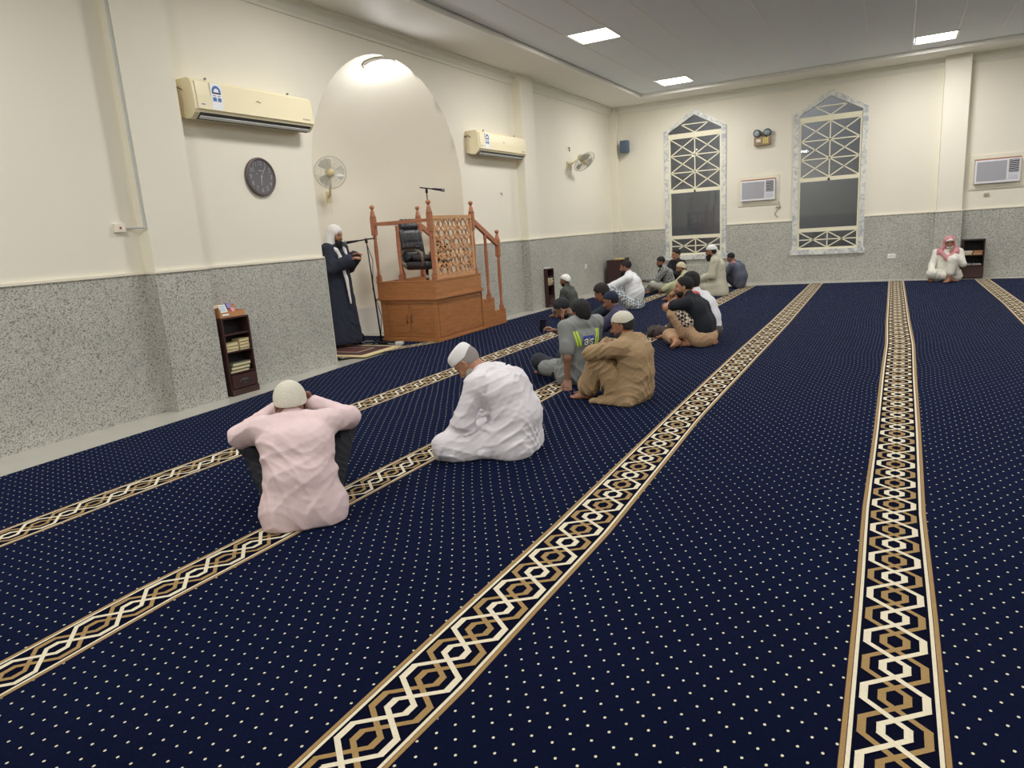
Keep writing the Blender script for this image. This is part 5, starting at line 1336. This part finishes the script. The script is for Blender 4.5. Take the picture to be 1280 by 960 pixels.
# 3 white robe --------------------------------------------------------
def robe_cross(g, j):
    torso(g, j, .045, wide=1.08, neck=False, belly=.015)
    for q in 'LR': arm(g, j, q, .028, .74, flare=.022, k=.04)
    g.cone((-.10, -.02, .10), (.10, -.02, .10), .165, .165, k=.08)
    g.cone((-.13, -.06, .05), (.13, -.06, .05), .13, .13, k=.06)
    for s in (-1, 1):
        kn = V3(j['knL' if s < 0 else 'knR'])
        g.cone((s*.10, .04, .11), kn, .11, .095, k=.06); g.cone(kn, (0, .40, .07), .088, .075, k=.05)
        g.cone(kn+V3((s*.0, -.08, -.04)), (s*.14, .02, .04), .07, .06, k=.05)
    g.cone((0, .20, .10), (0, .38, .09), .12, .09, k=.06)
    for a, b, r in (((-.245, .30, .30), (-.17, .02, .33), .012), ((-.20, .12, .22), (-.24, -.02, .16), .014), ((-.22, .16, .17), (-.10, -.16, .12), .014), ((-.20, .20, .13), (-.24, .02, .07), .014), ((-.24, .24, .14), (-.30, .30, .16), .012), ((-.17, .12, .38), (-.20, -.05, .36), .010), ((-.12, .26, .18), (-.32, .30, .13), .012), ((-.28, .12, .05), (-.10, .0, .03), .02)):
        g.cone(a, b, r, r*.6, k=.03)
place('white', 'elderly man in white robe and white cap sitting cross-legged and bowed forward', look=(4, 52, 0), skin='tan', vox=.010, hh=.005,
    hL=dict(d=(.5, .7, -.4), n=(-.4, 0, .9), c=.5), hR=dict(d=(-.5, .7, -.4), n=(.4, 0, .9), c=.5),
    wear=[W('robe', cloth('white_robe', (226, 222, 228), bump=.15), robe_cross, fold=(21, .016, 40, [(1, .4, .6), (-.4, .8, 1), (0, .4, 1)]), vox=.009),
          W('cuff', cloth('cuff_cream', (222, 224, 206)), lambda g, j: [g.cone(V3(j['el'+q])*.42+V3(j['wr'+q])*.58, V3(j['el'+q])*.12+V3(j['wr'+q])*.88, .056, .064, k=0) for q in 'LR'], label='cream turned-back sleeve cuffs'),
          hair('fringe', (150, 142, 138)), beard('short', (176, 170, 166)), cap('flat', CAPW, 'plain white flat-topped cap')])
# 4 tan kameez --------------------------------------------------------
def tanx(g, j):
    g.cone((-.10, -.02, .10), (.10, -.02, .10), .145, .145, k=.06)
    g.cone((-.20, -.04, .035), (-.21, .30, .012), .075, .03, k=.03); g.cone((.18, -.04, .03), (.17, .20, .02), .06, .03, k=.03); g.cone((-.10, -.02, .04), (-.13, .26, .02), .08, .03, k=.03)
    for a, b, r in (((-.19, .02, .48), (-.19, .26, .46), .014), ((-.17, -.08, .30), (-.13, .08, .17), .012), ((-.16, .0, .34), (-.20, .04, .12), .013), ((-.16, -.12, .22), (-.17, .02, .06), .012), ((-.12, .05, .42), (-.17, .03, .24), .012)):
        g.cone(a, b, r, r*.6, k=.03)
def tanleg(g, j):
    for s in (-1, 1):
        q = 'L' if s < 0 else 'R'; kn, an = V3(j['kn'+q]), V3(j['an'+q])
        g.cone(kn, an+V3((0, -.03, .05)), .085, .095, k=.03); g.cone(V3(j['hi'+q]), kn+V3((0, -.03, -.05)), .11, .09, k=.05)
        g.cone(kn+V3((0, -.10, -.12)), V3((s*.10, .12, .10)), .08, .10, k=.05)
    for a, b, r in (((-.19, .22, .40), (-.16, .30, .12), .012), ((-.20, .17, .36), (-.20, .22, .12), .012), ((-.19, .13, .30), (-.19, .12, .12), .014), ((-.20, .10, .22), (-.20, .18, .07), .016), ((-.21, .05, .14), (-.19, .16, .10), .014)):
        g.cone(a, b, r, r*.6, k=.02)
TAN = cloth('tan_kameez', (162, 136, 102), bump=.3)
place('tan', 'man in tan tunic and trousers with cream crocheted cap hugging his raised knees', look=(10, 14, 0), skin='brown', vox=.0095, hh=.005, s_=None) if False else None
place('tan', 'man in tan tunic and trousers with cream crocheted cap hugging his raised knees', look=(10, 14, 0), skin='brown', vox=.0095, hh=.005,
    hL=dict(d=(.9, -.1, .3), n=(.2, .3, .9), c=.5), hR=dict(d=(-.9, .1, .3), n=(-.2, .3, .9), c=.5), fL=dict(d=(-.1, 1, -.05)), fR=dict(d=(0, 1, -.05)),
    wear=[shirt(TAN, fat=.032, sleeve=.97, fold=(31, .016, 42, [(1, .4, .6), (-.4, .8, 1), (0, .4, 1)]), extra=tanx, vox=.009, name='tunic'),
          W('trousers', TAN, tanleg, fold=(32, .020, 55, [(.2, 1, .1), (.2, 1, .6)]), vox=.009), hair('fringe', (34, 32, 32)), beard('short', (60, 60, 62)), cap('kufi', CROCHET, 'cream crocheted cap')])
# 5 grey tee ----------------------------------------------------------
def greyx(g, j):
    g.cone((-.10, -.04, .12), (.10, -.04, .12), .14, .14, k=.06); g.cone((-.14, .02, .05), (-.02, -.04, .04), .09, .09, k=.05)
    g.cone((-.12, .10, .16), (-.24, .24, .16), .10, .09, k=.06)
    g.cone((0, -.135, .665), (0, -.115, .70), .068, .060, k=.03); g.cone((-.10, -.135, .65), (.10, -.135, .65), .062, .062, k=.04)
    for a, b, r in (((-.2, .05, .25), (-.10, -.16, .12), .012), ((-.22, .12, .20), (-.12, .0, .06), .014), ((-.12, -.19, .40), (-.14, -.16, .15), .009), ((.03, -.22, .38), (.06, -.16, .12), .009), ((-.26, .20, .22), (-.16, .10, .10), .014)):
        g.cone(a, b, r, r*.6, k=.03)
gp = place('grey', 'man in grey T-shirt with yellow-green shoulder stripes and printed back leaning on his hand', look=(6, 8, 0), skin='mid', vox=.010, hh=.005,
    hL=dict(d=(-.2, -.35, -.35), n=(0, -.25, .9), c=.05), hR=dict(c=.4),
    wear=[shirt(cloth('grey_tee', (138, 142, 142), bump=.15), fat=.026, sleeve=.36, flare=.006, fold=(41, .014, 40, [(1, .3, .2), (.6, .8, .4)]), extra=greyx, vox=.009, name='t_shirt'),
          trousers(cloth('charcoal_trousers', (44, 48, 58)), .024), hair('full', (24, 23, 26))])
# decals follow the back of the T-shirt: cut from the cloth surface itself
def decal(root, src, name, m, inside, off=.003, label=None, y_side=-1):
    """a thin patch lifted from the garment where inside(x, z) holds on the back side"""
    me = src.data; V = np.empty(len(me.vertices)*3, np.float32); me.vertices.foreach_get('co', V); V = V.reshape(-1, 3)
    N = np.empty(len(me.vertices)*3, np.float32); me.vertices.foreach_get('normal', N); N = N.reshape(-1, 3)
    F = np.array([p.vertices[:] for p in me.polygons]); c = V[F].mean(1); n = N[F].mean(1)
    k = inside(c[:, 0], c[:, 1], c[:, 2]) & (n[:, 1]*y_side > .15); F = F[k]
    ids, inv = np.unique(F, return_inverse=True); F = inv.reshape(F.shape)
    o = mesh_obj(name, [(V[ids]+N[ids]*off, F)], m, root)
    if label: o['label'] = label
    return o
def child(root, name): return [c for c in root.children if c.name.split('.')[0] == name][0]
tee = child(gp, 't_shirt')
LIME = mat('lime_strip', (204, 240, 70), .4, emit=None); SILV = mat('silver_strip', (214, 226, 190), .4)
def ray_back(src, x, z, y0=-.9):
    """point on the back of a garment at x, z"""
    ok, loc, nor, _ = src.ray_cast(Vector((x, y0, z)), Vector((0, 1, 0))); return (loc, nor) if ok else (None, None)
def stripe(root, src, path, w, m, name, lift=.004, parent=None):
    """ribbon laid along (x, z) points on the back of a garment"""
    dg = bpy.context.evaluated_depsgraph_get(); dg.update()
    P_ = []; n = 14
    xs = np.interp(np.linspace(0, 1, n), np.linspace(0, 1, len(path)), [a for a, b in path]); zs = np.interp(np.linspace(0, 1, n), np.linspace(0, 1, len(path)), [b for a, b in path])
    M = MB(); rows = []
    for x, z in zip(xs, zs):
        r = []
        for u in (-w/2, 0, w/2):
            l, nn = ray_back(src, x+u, z)
            if l is None: r = None; break
            r.append(l+nn*lift)
        if r: rows.append([M.bm.verts.new(p) for p in r])
    for a, b in zip(rows, rows[1:]):
        for i in (0, 1): M.face([a[i], a[i+1], b[i+1], b[i]], True)
    return M.build(name, m, parent or root)
bpy.context.view_layer.update()
for s in (-1, 1):
    st = stripe(gp, tee, [(s*.135, .585), (s*.125, .53), (s*.10, .43)], .050, LIME, 'reflective_stripe')
    stripe(gp, tee, [(s*.135, .585), (s*.125, .53), (s*.10, .43)], .010, mat('stripe_grey', (120, 130, 110), .5), 'reflective_line', .006, st)
def on_back(src, o, lift):
    """drape a flat mesh given in x, z onto the back of a garment"""
    for v in o.data.vertices:
        l, nn = ray_back(src, v.co.x, v.co.z)
        if l is not None: v.co = l+nn*(lift+max(0, -v.co.y))
def backgrid(x0, x1, z0, z1, n=10):
    M = MB(); V = [[M.bm.verts.new((x0+(x1-x0)*i/n, 0, z0+(z1-z0)*k/n)) for i in range(n+1)] for k in range(n+1)]
    for k in range(n):
        for i in range(n): M.face([V[k][i], V[k][i+1], V[k+1][i+1], V[k+1][i]], True)
    return M
bl = backgrid(-.060, .075, .455, .525).build('back_print', mat('tee_print_blue', (34, 62, 160), .5), gp); on_back(tee, bl, .008)
def stroke(pts, w, m, lift, name='letter'):
    P_ = [Vector((x, 0, z)) for x, z in pts]; M = MB()
    for a, b in zip(P_, P_[1:]):
        d = (b-a).normalized(); nrm = Vector((-d.z, 0, d.x))*w/2; a2, b2 = a-d*w*.3, b+d*w*.3
        M.face([M.bm.verts.new(p) for p in (a2-nrm, b2-nrm, b2+nrm, a2+nrm)])
    o = M.build(name, m, bl); on_back(tee, o, lift); return o
PW = mat('print_white', (228, 232, 226), .5); PB = mat('print_black', (20, 22, 26), .5)
def circ(cx, cz, r, a0, a1, n=12): return [(cx+r*math.cos(math.radians(a0+(a1-a0)*i/n)), cz+r*math.sin(math.radians(a0+(a1-a0)*i/n))) for i in range(n+1)]
la = [(-.050, .488)]+circ(-.033, .478, .016, 110, 0, 8)+[(-.017, .445)]
for wd, m_, lf in ((.020, PB, .011), (.011, PW, .014)):
    stroke(la, wd, m_, lf); stroke(circ(-.033, .458, .014, 0, 360), wd, m_, lf)
    stroke([(.010, .485), (.010, .445)], wd*.8, m_, lf); stroke([(.010, .502), (.010, .498)], wd, m_, lf)
    stroke(circ(.040, .478, .013, 20, 230, 8)+circ(.040, .454, .013, 60, -160, 8), wd, m_, lf)
# 6 phone -------------------------------------------------------------
place('phone', 'man with short dark hair bowed over a phone beside the man in the grey T-shirt', look=(-6, 34, 0), skin='mid', hh=.006,
    hL=dict(d=(.2, .2, 1), n=(0, 1, -.2), c=.6), hR=dict(d=(-.2, .8, .5), n=(0, -.3, .9), c=.6),
    wear=[shirt(cloth('black_shirt', (30, 32, 38)), fat=.022, sleeve=.36, name='shirt'), trousers(cloth('dark_blue_trousers', (34, 40, 56)), .02), hair('short', (30, 30, 34)), beard('short', (44, 36, 34))])
# 7 green shirt -------------------------------------------------------
place('green', 'bearded man in dark olive shirt and white cap seated nearest the left wall', look=(0, 6, 0), skin='mid', hh=.007, vox=.013,
    wear=[shirt(cloth('olive_shirt', (66, 70, 66)), fat=.026), trousers(cloth('grey_trousers', (150, 152, 158)), .02), hair('fringe', (30, 26, 26)), beard('short', (34, 28, 26)), cap('round', CAPW, 'plain white cap')])
# 8 navy cap ----------------------------------------------------------
place('navycap', 'young man in plum shirt and navy knitted cap looking down', look=(0, 20, 0), skin='brown', hh=.006,
    wear=[shirt(cloth('plum_shirt', (66, 62, 92)), fat=.026, sleeve=.5), trousers(cloth('dark_blue_trousers', (34, 40, 56)), .02), hair('fringe', (28, 26, 28)), cap('navy', mat('cap_navy', (30, 40, 64), .9, bump=.5, bscale=200), 'navy knitted cap')])
# 9 behind ------------------------------------------------------------
place('behind', 'dark-haired man mostly hidden behind the navy cap with one arm stretched forward', look=(0, 26, 0), skin='brown', hh=.007, vox=.013,
    wear=[shirt(cloth('dark_teal', (38, 48, 60)), fat=.022, sleeve=.4), trousers(cloth('dark_blue_trousers', (34, 40, 56)), .02), hair('full', (36, 30, 30))])
# 10 white shirt, checked lungi --------------------------------------
LUNGI = checker('checked_lungi', (214, 218, 220), (120, 130, 138), 26)
def lungi(g, j):
    g.cone((-.10, 0, .11), (.10, 0, .11), .16, .16, k=.05)
    for q in 'LR': leg(g, j, q, .035, .9)
    g.cone(V3(j['knL'])*.5+V3(j['anL'])*.5, V3(j['knR'])*.5+V3(j['anR'])*.5, .07, .07, k=.08); g.cone((-.18, -.10, .05), (.12, -.10, .04), .07, .07, k=.05)
place('whiteshirt', 'man in white long-sleeved shirt and checked lungi beside the corner cabinet', look=(0, 8, 0), skin='brown', hh=.006, vox=.012,
    wear=[shirt(cloth('white_shirt', (230, 232, 236)), fat=.040, belly=.02, fold=(51, .012, 45, [(1, .4, .6), (-.4, .8, 1), (0, .4, 1)])), W('lungi', LUNGI, lungi, fold=(52, .01, 45, [(1, .2, .5), (0, 1, .4)])), hair('short', (26, 24, 26)), beard('short', (30, 26, 26))])
# 11 checked shirt ----------------------------------------------------
place('checked', 'man in black and white checked shirt seated under the left pointed window', look=(12, 18, 0), skin='brown', hh=.007, vox=.013,
    wear=[shirt(checker('gingham', (186, 188, 186), (52, 58, 62), 40), fat=.024), trousers(cloth('stone_trousers', (178, 178, 164)), .024), hair('short', (26, 24, 26)), beard('short', (30, 26, 26))])
# 12 black far --------------------------------------------------------
place('black_far', 'man in black shirt sitting against the far wall turned towards the camera', look=(0, 8, 0), skin='tan', hh=.007, vox=.014,
    wear=[shirt(cloth('black_shirt', (30, 32, 38)), fat=.024), trousers(cloth('charcoal_trousers', (44, 48, 58)), .02), hair('short', (26, 24, 26))])
# 13 cream cap --------------------------------------------------------
place('cream_cap', 'bearded man in pale green tunic and cream cap leaning forward', look=(0, 16, 0), skin='brown', hh=.006, vox=.012,
    wear=[shirt(cloth('pale_green', (184, 184, 148)), fat=.034, name='tunic'), W('trousers', cloth('pale_green2', (150, 152, 118)), tanleg), hair('fringe', (50, 44, 42)), beard('mid', (54, 46, 42)), cap('round', mat('cap_cream', (218, 206, 178), .9, bump=.6, bscale=160), 'cream cap')])
# 14 black tee --------------------------------------------------------
def check_patch(g, j):
    g.cone(V3(j['knL'])+V3((-.005, -.07, .010)), V3(j['knL'])+V3((.0, -.17, -.10)), .086, .098, k=.03)
place('blacktee', 'man in black T-shirt and beige trousers hugging one knee with bare soles showing', look=(14, 0, 0), skin='tan', hh=.0055, vox=.010,
    hL=dict(d=(.3, .0, .9), n=(0, 1, .2), c=.8), hR=dict(d=(-.3, -.1, .9), n=(0, 1, .2), c=.8), fR=dict(d=(-.85, .30, -.10), n=(.1, .75, .6)), fL=dict(d=(.1, 1, -.05)),
    wear=[shirt(cloth('black_tee', (22, 26, 36)), fat=.026, sleeve=.30, flare=.012, name='t_shirt', fold=(61, .008, 50, [(1, .3, .2), (.6, .8, .4)])),
          trousers(cloth('beige_trousers', (192, 158, 124)), .026, .86), W('scarf', checker('lattice_scarf', (222, 206, 186), (52, 38, 40), 30), check_patch, label='cream and brown lattice-patterned scarf over the knee'), hair('short', (22, 21, 24)), beard('short', (40, 34, 32))])
# 15 white back -------------------------------------------------------
place('whiteback', 'man in white shirt with red shoulder print behind the man in black T-shirt', look=(6, 10, 0), skin='brown', hh=.007, vox=.012,
    hL=dict(d=(-.8, -.5, -.25), n=(-.2, 0, .9), c=.05),
    wear=[shirt(cloth('white_shirt2', (226, 228, 234)), fat=.028, sleeve=.36, name='t_shirt'), trousers(cloth('brown_check_trousers', (86, 78, 76)), .022), hair('full', (28, 25, 26)),
          W('shoulder_print', mat('print_red', (206, 92, 84), .6), lambda g, j: g.cone((-.15, .14, .60), (-.12, .20, .60), .060, .058, k=0), label='red printed shoulder panel')])
# 16 beard ------------------------------------------------------------
def kneel(g, j):
    torso(g, j, .034, neck=False); 
    for q in 'LR': arm(g, j, q, .028, .94, flare=.012, k=.04)
    for s in (-1, 1):
        g.cone((s*.10, .02, .22), (s*.16, .36, .15), .125, .095, k=.06)
    g.cone((-.10, -.03, .12), (.10, -.03, .12), .12, .12, k=.08); g.cone((-.10, -.08, .05), (.10, -.08, .05), .09, .09, k=.06); g.cone((-.16, .0, .06), (-.18, .26, .05), .10, .08, k=.06); g.cone((.16, .0, .06), (.18, .26, .05), .10, .08, k=.06)
place('beard', 'kneeling man with long black beard, white cap and pale grey-beige robe', look=(4, 6, 0), skin='brown', hh=.006, vox=.012, fL=dict(d=(0, -1, -.3), n=(0, -.3, 1)), fR=dict(d=(0, -1, -.3), n=(0, -.3, 1)),
    wear=[W('robe', cloth('pale_robe', (196, 192, 174)), kneel, fold=(71, .012, 40, [(1, .5, .1), (.3, 1, .1)])), hair('fringe', (24, 22, 22)), beard('long', (22, 20, 22)), cap('tall', CAPW, 'white cap with a cloth tail')])
# 17 blue-grey --------------------------------------------------------
place('bluegrey', 'man in blue-grey shirt with pale collar seated with his back to the far wall socket', look=(8, 22, 0), skin='mid', hh=.007, vox=.013,
    wear=[shirt(cloth('bluegrey_shirt', (92, 96, 112)), fat=.042, belly=.02, fold=(81, .012, 40, [(1, .4, .4), (.2, .8, 1)])), trousers(cloth('charcoal_trousers', (44, 48, 58)), .024), hair('short', (26, 24, 26)),
          W('shoulder_print', mat('print_coral', (224, 120, 104), .6), lambda g, j: g.cone((-.14, .07, .665), (-.11, .12, .68), .046, .044, k=0), label='coral patch on the left shoulder'),
          W('back_print', mat('print_mustard', (176, 158, 96), .6), lambda g, j: g.cone((.02, -.02, .62), (.07, -.02, .62), .030, .030, k=0), label='mustard print below the collar')])
# 18 old man ----------------------------------------------------------
def oldrobe(g, j):
    torso(g, j, .034, neck=False)
    for q in 'LR': arm(g, j, q, .018, .93, flare=.016, k=.03)
    for q in 'LR': leg(g, j, q, .026, .84)
    g.cone((-.13, 0, .10), (.13, 0, .10), .15, .15, k=.06); g.cone(V3(j['knR']), (.16, .22, .08), .09, .09, k=.06)
def redscarf(g, j):
    h = V3(j['head']); R = j['_R']; A = lambda *p: h+R@V3(p)
    g.ell(A(0, -.025, .035), (.100, .116, .108), R, k=0); g.ell(A(0, -.05, -.06), (.105, .10, .12), R, k=.05)
    for s in (-1, 1):
        g.cone(A(s*.085, .0, -.06), (s*.16, .03, .60), .032, .055, k=.05); g.cone((s*.14, .03, .60), (s*.21, .04, .52), .055, .045, k=.04); g.cone((s*.12, .10, .58), (0, .16, .46), .045, .040, k=.05)
    g.ell(A(0, .11, -.02), (.066, .09, .105), R, k=.012, mode='s'); g.ell(A(0, .04, -.01), (.074, .07, .105), R, k=.01, mode='s')
place('oldman', 'old man in pink-red headscarf and white robe sitting against the far wall column', look=(10, 4, 6), skin='brown', hh=.006, vox=.011,
    hL=dict(d=(.3, -.2, .8), n=(-.2, .9, 0), c=.6), hR=dict(d=(.1, .3, -.8), n=(.3, .9, .2), c=.3),
    fL=dict(d=(.4, .8, 0)), fR=dict(d=(-.8, .3, 0), n=(0, -.2, 1)),
    wear=[W('robe', cloth('white_robe2', (226, 224, 214)), oldrobe, fold=(91, .010, 45, [(1, .4, .6), (-.4, .8, 1)])), W('headscarf', checker('red_scarf', (222, 176, 178), (190, 98, 112), 90), redscarf, label='pink-red checked headscarf', fold=(92, .006, 60, [(1, .2, .3)])),
          headwear('under_cap', cap_mesh('round'), CAPW, 'white under cap', off=(0, .014, -.008), sc=.985), beard('short', (206, 200, 194))])
t = quick('prayer_beads', lambda m: [m.lathe([(0, -.007), (.006, -.003), (.006, .003), (0, .007)], .93+.035*math.cos(a), 15.40+.035*math.sin(a), 6, M=Matrix.Translation((0, 0, .008))) for a in [k*.42 for k in range(15)]], mat('beads_red', (150, 40, 50), .3)) if False else None

# things held or lying by people
o = quick('phone', lambda m: (m.bbox(-.036, -.006, -.075, .036, .006, .075, .004)), mat('phone_black', (16, 18, 22), .2)); tag(o, 'black phone held up by the bowed man beside the grey T-shirt', 'phone')
quick('screen', lambda m: m.box(-.032, -.0072, -.068, .032, -.0060, .068), mat('phone_screen', (34, 40, 60), .1), o)
o.location = (-3.33, 6.70, .44); o.rotation_euler = (.35, 0, math.radians(38))
def leg_lump():
    g = Grid((-.5, -.4, -.01), (.5, .4, .3), .014)
    g.cone((-.20, 0, .03), (.12, .05, .04), .04, .06, k=0); g.ell((.10, -.04, .06), (.12, .08, .06), k=.05); g.ell((-.14, -.05, .03), (.09, .07, .04), k=.04); g.cone((-.28, .03, .04), (-.36, .05, .08), .035, .028, k=.03)
    g.disp(folds(12, .030, 42, [(1, .4, .2), (.2, 1, .4)])); g.plane((0, 0, 0), (0, 0, -1)); return g.mesh()
o = mesh_obj('leg_stand_in', [leg_lump()], mat('leg_brown', (78, 66, 66), .85, var=.35, scale=50, bump=.4)); o.location = (-2.62, 8.75, .006); o.rotation_euler = (0, 0, 2.9); tag(o, 'dark patterned lump standing in for an outstretched leg and sock in front of the man in black T-shirt', 'leg stand-in')  # crumpled stand-in for the leg and socked foot of the man in white
